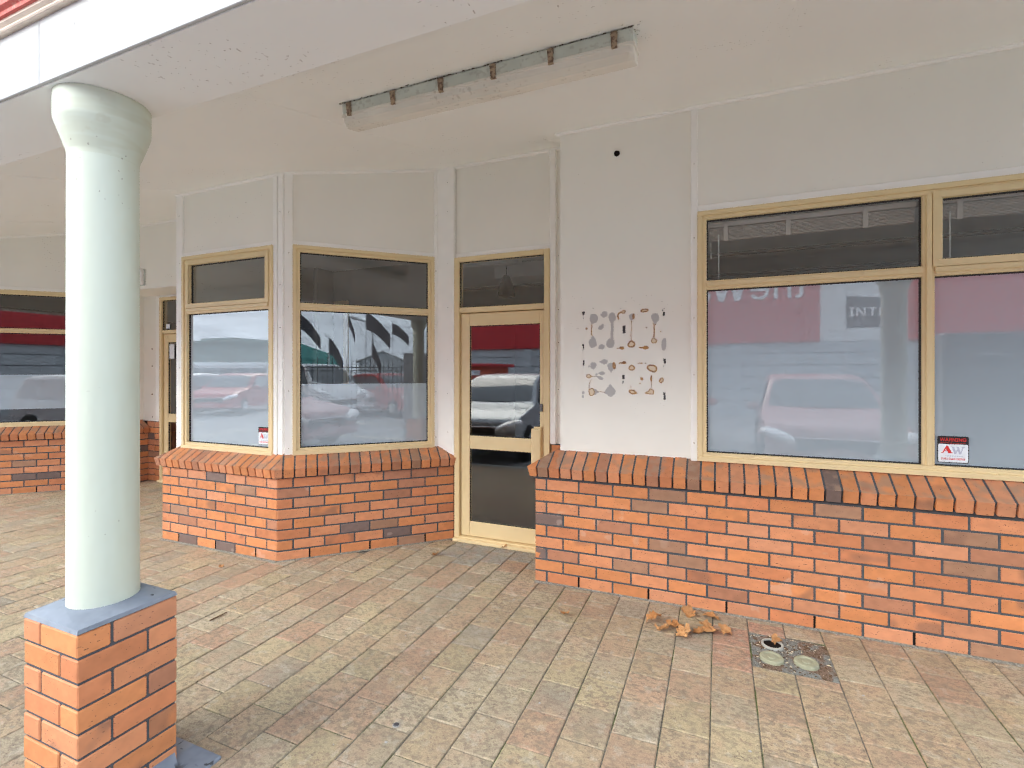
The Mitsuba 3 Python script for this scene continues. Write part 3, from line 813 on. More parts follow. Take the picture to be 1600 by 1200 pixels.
for q, (cx, cy, rx, ry, rot, tail, ta) in enumerate([(596, 122, 24, 20, -.4, 0, 0), (828, 107, 44, 21, -.1, .25, Lf), (682, 480, 43, 38, 0, .12, U), (932, 440, 32, 31, 0, .15, U), (686, 740, 34, 32, 0, 0, 0),
                                                     (912, 745, 58, 42, .35, 0, 0), (212, 832, 29, 22, 0, 0, 0), (1012, 877, 24, 32, .5, 0, 0), (692, 1004, 38, 28, .1, .6, Rt + .2), (898, 1004, 36, 32, 0, .9, Lf - .25),
                                                     (705, 172, 14, 32, 0, 0, 0), (492, 715, 18, 40, -.15, 0, 0), (243, 1005, 34, 42, 0, 0, 0)]):
    big = blob(cx, cy, rx, ry, rot, tail, ta, 60 + q)
    ringp = big.difference(big.buffer(-0.0055 - 0.002 * (q % 3)))
    mark('glue_ring', ringp, 'glue_brown', 0.003)
    mark('glue_fill', big.buffer(-0.0055), 'glue_cream', 0.0016)
for q, (cx, cy, rx, ry, rot, tail, ta) in enumerate([(578, 522, 28, 16, 0, 1.2, Lf), (838, 516, 36, 20, 0, 1.2, Lf), (602, 682, 24, 16, -.2, 1.8, Lf + .15), (790, 688, 20, 6, 0, 1.2, Lf), (838, 688, 9, 5, 0, 0, 0), (900, 862, 10, 38, 0, .3, U),
                                                     (796, 860, 14, 20, -.6, 0, 0), (188, 308, 10, 12, 0, 0, 0), (850, 297, 10, 6, 0, 0, 0), (1008, 340, 7, 7, 0, 0, 0), (778, 912, 9, 6, 0, 0, 0)]):
    mark('glue_drip', blob(cx, cy, rx, ry, rot, tail, ta, 90 + q), 'glue_brown', 0.0035)
for pts, w in (([(248, 255), (242, 330), (244, 385)], 4.5), ([(575, 122), (540, 140), (530, 175), (545, 205)], 7), ([(686, 215), (684, 330), (677, 345), (680, 445)], 2.2), ([(934, 265), (934, 345), (930, 410)], 6),
               ([(915, 245), (934, 270), (955, 255)], 3), ([(300, 1002), (390, 1006)], 2.2), ([(240, 868), (216, 920), (214, 985)], 2.2), ([(901, 905), (902, 965)], 2), ([(676, 935), (676, 960)], 2), ([(240, 832), (310, 836)], 2)):
    mark('glue_streak', streak(pts, w), 'glue_brown', 0.003)
for (x0, y0, x1, y1) in ((586, 275, 616, 358), (138, 122, 168, 142), (146, 142, 160, 160), (148, 188, 156, 196), (140, 478, 160, 500), (150, 500, 160, 538), (138, 548, 142, 556), (150, 655, 164, 714), (1030, 125, 1052, 166), (1020, 98, 1030, 112), (1040, 82, 1048, 90),
                         (1032, 640, 1060, 662), (1040, 662, 1060, 692), (1030, 712, 1036, 730), (580, 820, 607, 866), (582, 886, 596, 908), (1034, 1012, 1056, 1040), (1034, 1044, 1058, 1092), (212, 715, 218, 735)):
    pl = [g_pt(x0, y0), g_pt(x1, y0), g_pt(x1, y1), g_pt(x0, y1)]
    c = np.random.default_rng(int(x0 + y0))
    mid = np.mean(pl, 0)
    poly = Polygon([(a + c.normal(0, .0008), b + c.normal(0, .0008)) for a, b in pl])
    mark('tape_scrap', poly, 'tape_black', 0.002)

# ------------------------------------------------------------------ verandah
ver = thing('verandah', 'white verandah with sloping soffit, boxed beam and red cladding above', 'verandah')
put('soffit', prism_x(Polygon([(1.20, ceil_z(1.20)), (4.62, ceil_z(4.62)), (4.62, ceil_z(4.62) + 0.012), (1.20, ceil_z(1.20) + 0.012)]), -13.0, 4.2), 'ceiling_paint', ver)
for x in (-6.9, -4.5, -2.1, 0.30, 2.7):
    put('soffit_joint', prism_x(Polygon([(1.25, ceil_z(1.25) - .0012), (4.6, ceil_z(4.6) - .0012), (4.6, ceil_z(4.6) + .004), (1.25, ceil_z(1.25) + .004)]), x - 0.012, x + 0.012), 'ceiling_paint', ver)
BZ = 2.53
put('beam_lining', box(-13, 4.2, 0.957, 1.242, BZ, 2.74), 'ceiling_paint', ver)
put('fascia_board', [cham(-13, -2.182, 0.945, 0.9565, BZ + 0.002, 2.757, .002), cham(-2.180, 4.2, 0.945, 0.9565, BZ + 0.002, 2.757, .002)], 'fascia_paint', ver)
put('cream_moulding', [prism_x(Polygon([(0.979, 2.7575), (0.938, 2.759), (0.915, 2.775), (0.915, 2.80), (0.979, 2.80)]), -13, 4.2), cyl((-13, 0.932, 2.763), (4.2, 0.932, 2.763), 0.008, 10)], 'cream_mould', ver)
rc = put('red_cladding', box(-13, 4.2, 0.905, 0.975, 2.785, 3.7), 'red_cladding', ver)
z = 2.800
while z < 3.68:
    put('rib', prism_x(Polygon([(0.905, z), (0.893, z + 0.008), (0.893, z + 0.036), (0.905, z + 0.044)]), -13, 4.2), 'red_cladding', rc)
    put('seam', box(-13, 4.2, 0.898, 0.9048, z + 0.0465, z + 0.0515), 'red_seam', rc)
    z += 0.0535
put('roof_sheet', prism_x(Polygon([(0.97, 3.68), (5.0, 3.95), (5.0, 4.0), (0.97, 3.73)]), -13, 4.2), 'shed_red', ver)
put('end_wall', [prism_x(Polygon([(0.98, 2.75), (4.6, 3.60), (4.6, 3.9), (0.98, 3.7)]), x, x + 0.02) for x in (-13.0, 4.18)], 'wall_paint', ver)


def column(cx, cy, label):
    c = thing('verandah_column', label, 'column', 'columns along the verandah edge')
    prof = [(0.107, 0.66), (0.107, 2.325), (0.109, 2.335), (0.117, 2.352), (0.130, 2.385), (0.140, 2.41), (0.143, 2.425)]
    shaft = trimesh.creation.revolve([(0.1085, 0.66), (0.1078, 0.9), (0.107, 1.6), (0.106, 2.322)], sections=64)
    capital = trimesh.creation.revolve([(0.1060, 2.310), (0.1068, 2.322), (0.1085, 2.332), (0.1405, 2.428), (0.1432, 2.438), (0.1438, 2.450), (0.1438, 2.5285), (0.1300, 2.530)], sections=64)
    for m, nm, b in ((shaft, 'shaft', 'column_paint'), (capital, 'capital', 'capital_paint')):
        m.apply_translation([cx, cy, 0])
        put(nm, m, b, c, smooth=38)
    S = 0.327
    h = S / 2
    pl = put('plinth', box(cx - h + .006, cx + h - .006, cy - h + .006, cy + h - .006, 0.0, 0.655), 'mortar', c)
    b1 = S * 110 / 350
    j = 0.0045
    for k in range(8):
        z1 = 0.655 - k * BH - j + 0.004
        z0 = max(0.655 - (k + 1) * BH + j + 0.004, 0.0)
        if z1 - z0 < 0.02:
            continue
        A = k % 2 == 0
        rects = [(0, S - b1 - j, 0, b1), (S - b1, S, 0, S - b1 - j), (b1 + j, S, S - b1, S), (0, b1, b1 + j, S)] if not A else [(b1 + j, S, 0, b1), (S - b1, S, b1 + j, S), (0, S - b1 - j, S - b1, S), (0, b1, 0, S - b1 - j)]
        for (x0, x1, y0, y1) in rects:
            m = cham(cx - h + x0 + j / 2 * (x0 > 0), cx - h + x1 - j / 2 * (x1 < S), cy - h + y0 + j / 2 * (y0 > 0), cy - h + y1 - j / 2 * (y1 < S), z0, z1, 0.004)
            m.apply_translation([rng.uniform(-.0012, .0012), rng.uniform(-.0012, .0012), 0])
            put('brick', m, 'brick', pl, ident=next_id())
    hull = np.array([(cx + sx * (h - e), cy + sy * (h - e), z) for sx in (-1, 1) for sy in (-1, 1) for e, z in ((-.001, .6585), (.004, .672), (.022, .680))] +
                    [(cx + 0.125 * math.cos(a), cy + 0.125 * math.sin(a), 0.694) for a in np.linspace(0, 6.28, 24)])
    put('plinth_cap', trimesh.convex.convex_hull(hull), 'slate_mortar', c, smooth=25, label='dark grey mortar cap on the plinth')
    put('base_pad', [cham(cx - 0.33, cx + 0.305, cy - 0.36, cy + 0.248, -0.02, 0.012, .006)], 'slate_mortar', c)
    put('base_fillet', [trimesh.convex.convex_hull(np.array([(cx + h - .004, cy - h, 0.0), (cx + h + .035, cy - h, 0.012), (cx + h - .004, cy - h, .055), (cx + h - .004, cy + h * .95, 0.0), (cx + h + .03, cy + h * .9, 0.012), (cx + h - .004, cy + h * .95, .05)]))], 'slate_mortar', c)
    return c


column(-2.120, 1.110, 'pale green round column on an orange brick plinth in the left foreground')
column(1.60, 1.110, 'pale green column seen only as a reflection in the angled bay window')

# ------------------------------------------------------------------ light fitting under the soffit
fit = thing('light_fitting', 'long dirty fluorescent batten light with rusty clips on the soffit', 'light fitting')
Y0 = 2.115
tilt = math.atan(0.245)


def on_soffit(m, y0=Y0):
    m = m.copy()
    m.apply_transform(trimesh.transformations.rotation_matrix(tilt, [1, 0, 0]))
    m.apply_translation([0, y0, ceil_z(y0)])
    return m


xa, xb = -1.84, -0.325


def capsule_prism(poly_yz, a, b, e=0.03):
    """A long section with ends drawn in."""
    pts = []
    P = np.array(poly_yz)
    c = P.mean(0)
    for x, s in ((a, 0.86), (a + e * .4, 0.96), (a + e, 1.0), (b - e, 1.0), (b - e * .4, 0.96), (b, 0.86)):
        for y, z in c + (P - c) * [s, 1]:
            pts.append((x, y, z))
    return trimesh.convex.convex_hull(np.array(pts))


put('body', on_soffit(capsule_prism([(-0.068, -0.004), (0.068, -0.004), (0.073, -0.056), (-0.073, -0.056)], xa, xb)), 'fitting_body', fit, smooth=20)
put('lip', on_soffit(capsule_prism([(-0.079, -0.056), (0.079, -0.056), (0.079, -0.068), (-0.079, -0.068)], xa - .006, xb + .006)), 'fitting_diffuser', fit, smooth=20)
put('diffuser', on_soffit(capsule_prism([(-0.073, -0.068), (0.073, -0.068), (0.068, -0.092), (0.044, -0.118), (-0.044, -0.118), (-0.068, -0.092)], xa, xb)), 'fitting_diffuser', fit, smooth=20)
for x in np.linspace(xa + 0.055, xb - 0.075, 6):
    put('clip', [on_soffit(box(x - .014, x + .014, -0.079, -0.070, -0.024, -0.006)), on_soffit(box(x - .012, x + .012, -0.084, -0.072, -0.070, -0.026))], 'rusty_clip', fit)
# dust and cobwebs caught along the top edge and the near end
r2 = np.random.default_rng(5)
webs = []
for q in range(190):
    x = r2.uniform(xa, xb) if q < 170 else xb + r2.normal(0.0, 0.03)
    y = -0.066 - abs(r2.normal(0, 0.006)) if q < 170 else r2.normal(-0.02, 0.05)
    m = trimesh.creation.icosphere(subdivisions=0, radius=r2.uniform(.001, .0042 if q < 170 else .0022))
    m.apply_scale([r2.uniform(1, 4), 1, .5])
    m.apply_translation([x, y, -0.003])
    webs.append(on_soffit(m))
put('cobweb_dirt', cat_mesh(webs), 'web_dirt', fit, kind='stuff')

# ------------------------------------------------------------------ small things on the walls
sb = thing('wall_sensor', 'small white box fixed to the bulkhead left of the bay', 'sensor box')
put('case', cham(-6.985, -6.865, 4.0, 4.054, 2.665, 2.865, .014), 'white_plastic', sb, smooth=40)
put('backplate', cham(-6.975, -6.850, 4.044, 4.0545, 2.655, 2.875, .006), 'fitting_body', sb)
put('lens', cham(-6.955, -6.895, 3.992, 4.001, 2.672, 2.715, .008), 'sticker_grey', sb)


def place_xz(m, F, u, z, y):
    v = m.vertices.copy()
    q = trimesh.Trimesh(np.stack([u + v[:, 0], y - v[:, 2], z + v[:, 1]], 1), m.faces, process=False)
    return F(q)


def rrect(x0, x1, y0, y1, r):
    return Polygon([(x0 + r, y0 + r), (x1 - r, y0 + r), (x1 - r, y1 - r), (x0 + r, y1 - r)]).buffer(r, quad_segs=4)


def text_fit(s, width, height, bold=False):
    m = meshkit.text_mesh(s, height, 0.0008, bold)
    b = m.bounds
    m.apply_translation([-b[0][0], -b[0][1], 0])
    m.apply_scale([width / (b[1][0] - b[0][0]), 1, 1])
    return m


def sticker(F, u, z, w, h, y, label):
    t = thing('warning_sticker', label, 'sticker')
    lay = lambda m, e: place_xz(m, F, u, z, y - e)
    put('backing', lay(extr(rrect(0, w, 0, h, .008), .0004), 0), 'sticker_black', t)
    put('face', lay(extr(rrect(.003, w - .003, .003, h * .70, .006), .0004), .0006), 'sticker_white', t)
    put('heading', place_xz(text_fit('WARNING', w * .84, h * .13, True), F, u + w * .08, z + h * .80, y - .0008), 'sticker_red', t)
    put('small_print', [lay(extr(rrect(w * (.08 + .105 * i), w * (.16 + .105 * i), h * .735, h * .752, .0005), .0004), .0008) for i in range(8)], 'sticker_red', t)
    A = Polygon([(0, 0), (.16, 0), (.16, .07), (.12, .08), (.17, .26), (.36, .26), (.40, .08), (.36, .07), (.36, 0), (.66, 0), (.66, .07), (.60, .08), (.40, .92), (.36, 1.0), (.30, 1.0), (.06, .08), (0, .07)])
    A = A.difference(Polygon([(.20, .34), (.33, .34), (.27, .62)]))
    W_ = Polygon([(0, 1), (.26, 1), (.26, .94), (.22, .92), (.34, .32), (.46, .74), (.40, .94), (.36, 1), (.60, 1), (.60, .94), (.56, .92), (.68, .32), (.80, .92), (.74, .94), (.74, 1), (.96, 1), (.96, .94), (.90, .92), (.70, 0), (.60, 0), (.47, .46), (.34, 0), (.24, 0), (.05, .92), (0, .94)])
    A = affinity.scale(A, w * .56, h * .28, origin=(0, 0))
    W_ = affinity.scale(W_, w * .44, h * .28, origin=(0, 0))
    put('letter_w', lay(extr(affinity.translate(W_, w * .44, h * .33), .0004), .0012), 'sticker_grey', t)
    put('letter_a', lay(extr(affinity.translate(A, w * .12, h * .36), .0004), .0018), 'sticker_red', t)
    put('small_line', [lay(extr(rrect(w * (.24 + .075 * i), w * (.24 + .075 * i + .05), h * .235, h * .270, .0006), .0004), .0012) for i in range(8)], 'sticker_grey', t)
    put('phone_number', place_xz(text_fit('(06) 348 0898', w * .76, h * .075, True), F, u + w * .12, z + h * .095, y - .0012), 'sticker_red', t)
    return t


sticker(FR, R0 + 1.152, 1.018, 0.140, 0.150, PO + 0.0145, 'black red and white warning sticker at the lower left of the right hand pane')
sticker(FL, B0 - 3.650, 0.912, 0.140, 0.150, PO + 0.0145, 'warning sticker in the lower right corner of the bay front window')

# pendant lamp inside, behind the door's transom light
pn = thing('pendant_lamp', 'dark bell shaped pendant lamp hanging inside above the door', 'pendant lamp')
PXp, PYp = -2.185, 5.05
shade = trimesh.creation.revolve([(0.012, 2.32), (0.03, 2.315), (0.055, 2.26), (0.085, 2.18), (0.098, 2.10), (0.100, 2.085), (0.092, 2.085), (0.08, 2.17), (0.05, 2.25), (0.012, 2.30)], sections=40)
shade.apply_translation([PXp, PYp, 0.295])
put('shade', shade, 'pendant_black', pn, smooth=40)
put('cord', cyl((PXp, PYp, 2.60), (PXp, PYp, 2.80), .004, 8), 'gasket', pn)

# ------------------------------------------------------------------ things on the pavement
dp = thing('drain_pad', 'gritty sunken drain patch with an open pipe and two green lids', 'drain')
put('bed', box(0.168, 0.552, 2.862, 3.222, -0.05, -0.004), 'drain_grit', dp)
ring = trimesh.creation.annulus(r_min=0.045, r_max=0.056, height=0.05, sections=40)
ring.apply_translation([0.278, 3.118, -0.018])
put('pipe', ring, 'pipe_grey', dp)
put('pipe_hole', cyl((0.278, 3.118, -0.004), (0.278, 3.118, 0.0), .045, 30), 'hole_black', dp)
for cx, cy in ((0.262, 2.965), (0.425, 2.985)):
    lid = [trimesh.creation.revolve([(0.0, 0.008), (0.018, 0.010), (0.022, 0.006), (0.036, 0.006), (0.040, 0.011), (0.052, 0.010), (0.058, 0.004), (0.060, -0.02)], sections=40)]
    lid[0].apply_translation([cx, cy, 0.004])
    put('lid', lid, 'lid_green', dp, smooth=25)
r3 = np.random.default_rng(11)
bits = []
for q in range(420):
    m = trimesh.creation.icosphere(subdivisions=0, radius=r3.uniform(.0015, .0045))
    m.apply_scale([r3.uniform(.8, 3.2), r3.uniform(.6, 1.3), .5])
    m.apply_transform(trimesh.transformations.rotation_matrix(r3.uniform(0, 6.3), [0, 0, 1]))
    m.apply_translation([r3.uniform(.17, .55), r3.uniform(2.865, 3.22), -0.002])
    bits.append(m)
put('brown_debris', cat_mesh(bits[:250]), 'twig', dp, kind='stuff')
put('pale_grit', cat_mesh(bits[250:330]), 'glue_cream', dp, kind='stuff')
put('brown_bits', cat_mesh(bits[330:]), 'twig', dp, kind='stuff')
# mortar smear and grit along the foot of the wall, and pale crumbs on the pavers
crumbs = []
for q in range(520):
    t = q < 300
    if t:
        x, y = r3.uniform(-1.24, 2.2), 3.40 - abs(r3.normal(0, .018)) - .004
    else:
        x, y = r3.uniform(-6, 1.4), r3.uniform(1.3, 3.3)
        if y > 2.85 and -4.8 < x < -3.1 or (y > x + 6.1 and x > -4.7):
            continue
    m = trimesh.creation.icosphere(subdivisions=0, radius=r3.uniform(.001, .0032 if t else .0042))
    m.apply_scale([r3.uniform(.8, 2), r3.uniform(.8, 1.6), .6])
    m.apply_translation([x, y, 0.0015])
    crumbs.append(m)
put('grit', cat_mesh(crumbs), 'concrete', kind='stuff', label='pale grit and crumbs scattered on the pavers and along the wall')
labels['grit']['category'] = 'grit'


def foot_ribbon(F, a, b, seed):
    r = np.random.default_rng(seed)
    n = int((b - a) / 0.02)
    u = np.linspace(a, b, n)
    w = 0.010 + 0.028 * meshkit.fbm(np.stack([u * 6, u * 0 + seed, u * 0], -1), 4, seed) * meshkit.noise(np.stack([u * 1.7, u * 0 + seed, u * 0], -1), seed)
    pts = []
    for k, (x, q) in enumerate(zip(u, w)):
        pts += [(x, 0.004, 0.009), (x, -q * .45, 0.0062 + r.uniform(0, .002)), (x, -q, 0.0015)]
    f = []
    for k in range(n - 1):
        for j in range(2):
            p = k * 3 + j
            f += [(p, p + 1, p + 4), (p, p + 4, p + 3)]
    return F(trimesh.Trimesh(pts, f, process=False))


for q, (F_, a, b, w_) in enumerate(((FR, 0.0, 4.2, w1), (FL, 0.0, 1.4264, w2), (FD, 0.0, LD, w3), (FE, 0.0, LD, w4))):
    put('foot_grit', foot_ribbon(F_, a, b, 30 + q), 'foot_mortar', w_, smooth=40)


def leaf_mesh(size, seed):
    r = np.random.default_rng(seed)
    a = np.linspace(0, 2 * np.pi, 60, endpoint=False)
    lobes = 0.62 + 0.30 * np.abs(np.cos(2.5 * a)) ** 1.5 + 0.05 * np.cos(17 * a + r.uniform(0, 6)) + 0.04 * r.normal(0, 1, 60)
    lobes *= 0.85 + 0.25 * np.cos(a)
    rings = np.linspace(0, 1, 7)[1:]
    P = [(0, 0)]
    for k in rings:
        P += [(k * l * math.cos(t), k * l * math.sin(t)) for l, t in zip(lobes, a)]
    P = np.array(P) * size
    f = [(0, 1 + i, 1 + (i + 1) % 60) for i in range(60)]
    for k in range(5):
        for i in range(60):
            p, q = 1 + k * 60 + i, 1 + k * 60 + (i + 1) % 60
            f += [(p, p + 60, q + 60), (p, q + 60, q)]
    x, y = P.T
    rr = np.hypot(x, y) / size
    n = meshkit.fbm(np.stack([x / size * 2.2 + seed, y / size * 2.2, x * 0 + seed], -1), 3, seed)
    c1, c2 = r.uniform(.1, .7), r.uniform(0, .6)
    ax = r.uniform(0, 3.14)
    u = (x * math.cos(ax) + y * math.sin(ax)) / size
    v = (-x * math.sin(ax) + y * math.cos(ax)) / size
    z = size * (c1 * u ** 2 + c2 * v ** 2 * np.sign(r.uniform(-.3, 1)) + 0.85 * (n - .5) * (0.3 + rr))
    m = trimesh.Trimesh(np.stack([x, y, z], 1), f, process=False)
    stem = cyl((-0.1 * size, 0, 0), (-0.95 * size, 0.1 * size, .12 * size), .0016, 6)
    return m, stem


def px_ground(u, v):
    t = (u - 800) / 770.0
    k = -1.529 / ((582 - v) / 770.0)
    return (t * math.cos(YAW) - math.sin(YAW)) * k, (t * math.sin(YAW) + math.cos(YAW)) * k


for q, (x, y, s_l, lab, grp) in enumerate([(*px_ground(882.5, 961), .040, 'single small curled brown leaf lying apart on the pavers', None),
                                         (*px_ground(1025, 974), .058, 'brown curled leaf at the left end of the leaf heap', None), (*px_ground(1055, 982), .055, 'brown leaf second from the left in the leaf heap', None), (*px_ground(1070, 995), .060, 'pale tan leaf lowest and nearest in the leaf heap', None), (*px_ground(1090, 991), .048, 'small brown leaf right of the pale nearest leaf in the heap', None),
                                         (*px_ground(1101, 983), .056, 'upstanding brown leaf in the middle of the leaf heap', None), (*px_ground(1112, 990), .056, 'brown leaf just left of the reddish leaf in the heap', None), (*px_ground(1134, 989), .050, 'reddish brown leaf at the right end of the leaf heap', None), (*px_ground(1079, 962), .052, 'dull pinkish leaf at the back left of the heap close to the wall', None), (*px_ground(1107, 965), .058, 'tan leaf at the back right of the heap close to the wall', None), (*px_ground(1034, 987), .052, 'flat pinkish leaf lying under the left of the heap', None),
                                         (*px_ground(679, 869), .036, 'small flat tan leaf on the pavers below the angled bay wall', None), (*px_ground(787, 858), .030, 'small brown leaf on the pavers by the door sill', None), (*px_ground(345, 886), .022, 'tiny pale leaf on the pavers below the front of the bay', None)]):
    lf = thing('dry_leaf', lab, 'leaf', 'dry brown leaves on the pavers')
    m, st = leaf_mesh(s_l * 1.12, 20 + q)
    R = trimesh.transformations.euler_matrix(r3.normal(0, .25), r3.normal(0, .25), r3.uniform(0, 6.3))
    for w in (m, st):
        w.apply_transform(R)
    zlo = m.vertices[:, 2].min()
    for w in (m, st):
        w.apply_translation([x, y, 0.003 - zlo])
    put('blade', m, 'dry_leaf', lf, ident=next_id())
    put('stem', st, 'twig', lf)
lf = thing('dry_leaf', 'brown leaf standing curled in the open drain pipe', 'leaf')
m, st = leaf_mesh(.036, 77)
R = trimesh.transformations.euler_matrix(1.2, .2, .4)
m.apply_transform(R); m.apply_translation([0.285, 3.115, 0.035])
put('blade', m, 'dry_leaf', lf, ident=next_id())
ax_, ay_ = px_ground(328, 971)
bx_, by_ = px_ground(355, 958)
tw = thing('twig', 'short dark twig lying on the pavers right of the plinth', 'twig')
put('stick', cyl((ax_, ay_, .006), (bx_, by_, .007), .0045, 8, .003), 'twig', tw)
put('fork', cyl(((ax_ + bx_) / 2, (ay_ + by_) / 2, .007), ((ax_ + bx_) / 2 + .03, (ay_ + by_) / 2 + .015, .009), .0028, 6, .0015), 'twig', tw)
mx, my = px_ground(619, 1133.5)
mc = thing('metal_stud', 'small round grey metal disc stuck on a pinkish paver', 'metal disc')
put('disc', trimesh.creation.revolve([(0, .006), (.009, .0055), (.0125, .003), (.0125, -.002)], sections=24).apply_translation([mx, my, .002]), 'dark_metal', mc)
put('rim', trimesh.creation.annulus(r_min=.0125, r_max=.016, height=.003, sections=24).apply_translation([mx, my, .002]), 'concrete', mc)

# ------------------------------------------------------------------ the street that the panes mirror
RZ = -0.12
put('road', box(-300, 300, -300, 0.58, RZ - 0.5, RZ), 'asphalt', kind='structure', label='grey asphalt street and parking bays')
put('ground', box(-300, 300, 0.60, 300, -1.0, -0.302), 'asphalt', kind='structure', label='ground under the building')
put('kerb', cham(-60, 60, 0.58, 0.72, -0.4, 0.0, .012), 'concrete', kind='structure', label='concrete kerb along the pavement')
put('side_pavement', cat_mesh([box(-60, -13.0, 0.72, 4.6, -.3, -.003), box(4.2, 60, 0.72, 4.6, -.3, -.003)]), 'concrete', kind='structure', label='plain pavement beyond the verandah')
pk = put('parking_lines', [box(x, x + .10, -4.6, 0.4, RZ, RZ + .004) for x in np.arange(-26, 14, 2.7)], 'road_paint', kind='structure', label='painted lines of the parking bays')


def grid_loft(P):
    """P (n, m, 3): a closed-in-n, open-in-m grid with both ends capped by fans."""
    n, m, _ = P.shape
    v = P.reshape(-1, 3)
    f = []
    for i in range(n):
        for j in range(m - 1):
            a, b, c, d = i * m + j, ((i + 1) % n) * m + j, ((i + 1) % n) * m + j + 1, i * m + j + 1
            f += [(a, b, c), (a, c, d)]
    v = np.vstack([v, P[:, 0].mean(0), P[:, -1].mean(0)])
    e0, e1 = len(v) - 2, len(v) - 1
    for i in range(n):
        f += [(e0, ((i + 1) % n) * m, i * m), (e1, i * m + m - 1, ((i + 1) % n) * m + m - 1)]
    t = trimesh.Trimesh(v, f, process=False)
    if t.volume < 0:
        t.faces = t.faces[:, ::-1]
    return t


def catmull(P, k=5):
    P = np.array(P, float)
    out = []
    for i in range(len(P)):
        a, b, c, d = P[i - 1], P[i], P[(i + 1) % len(P)], P[(i + 2) % len(P)]
        for t in np.arange(k) / k:
            out.append(.5 * ((2 * b) + (c - a) * t + (2 * a - 5 * b + 4 * c - d) * t * t + (3 * b - a - 3 * c + d) * t ** 3))
    return np.array(out)


PROFILE = {
    'wagon': dict(L=4.6, W=1.86, body=[(2.18, .30), (2.28, .48), (2.26, .68), (2.12, .84), (1.60, .95), (1.02, 1.04), (.55, 1.32), (.05, 1.55), (-.6, 1.62), (-1.4, 1.60), (-1.95, 1.50), (-2.15, 1.05), (-2.26, .80), (-2.24, .45), (-2.1, .30), (0, .24)],
                  cowl=(1.02, 1.04), roof=(.05, 1.55), belt=.98, rear=(-1.95, 1.50)),
    'van': dict(L=5.0, W=1.90, body=[(2.35, .32), (2.45, .55), (2.42, .85), (2.25, 1.05), (1.95, 1.18), (1.5, 1.60), (1.1, 1.92), (.3, 1.98), (-1.2, 1.98), (-2.3, 1.95), (-2.45, 1.3), (-2.45, .6), (-2.35, .32), (0, .28)],
                cowl=(1.95, 1.18), roof=(1.1, 1.92), belt=1.12, rear=(-2.3, 1.95)),
}


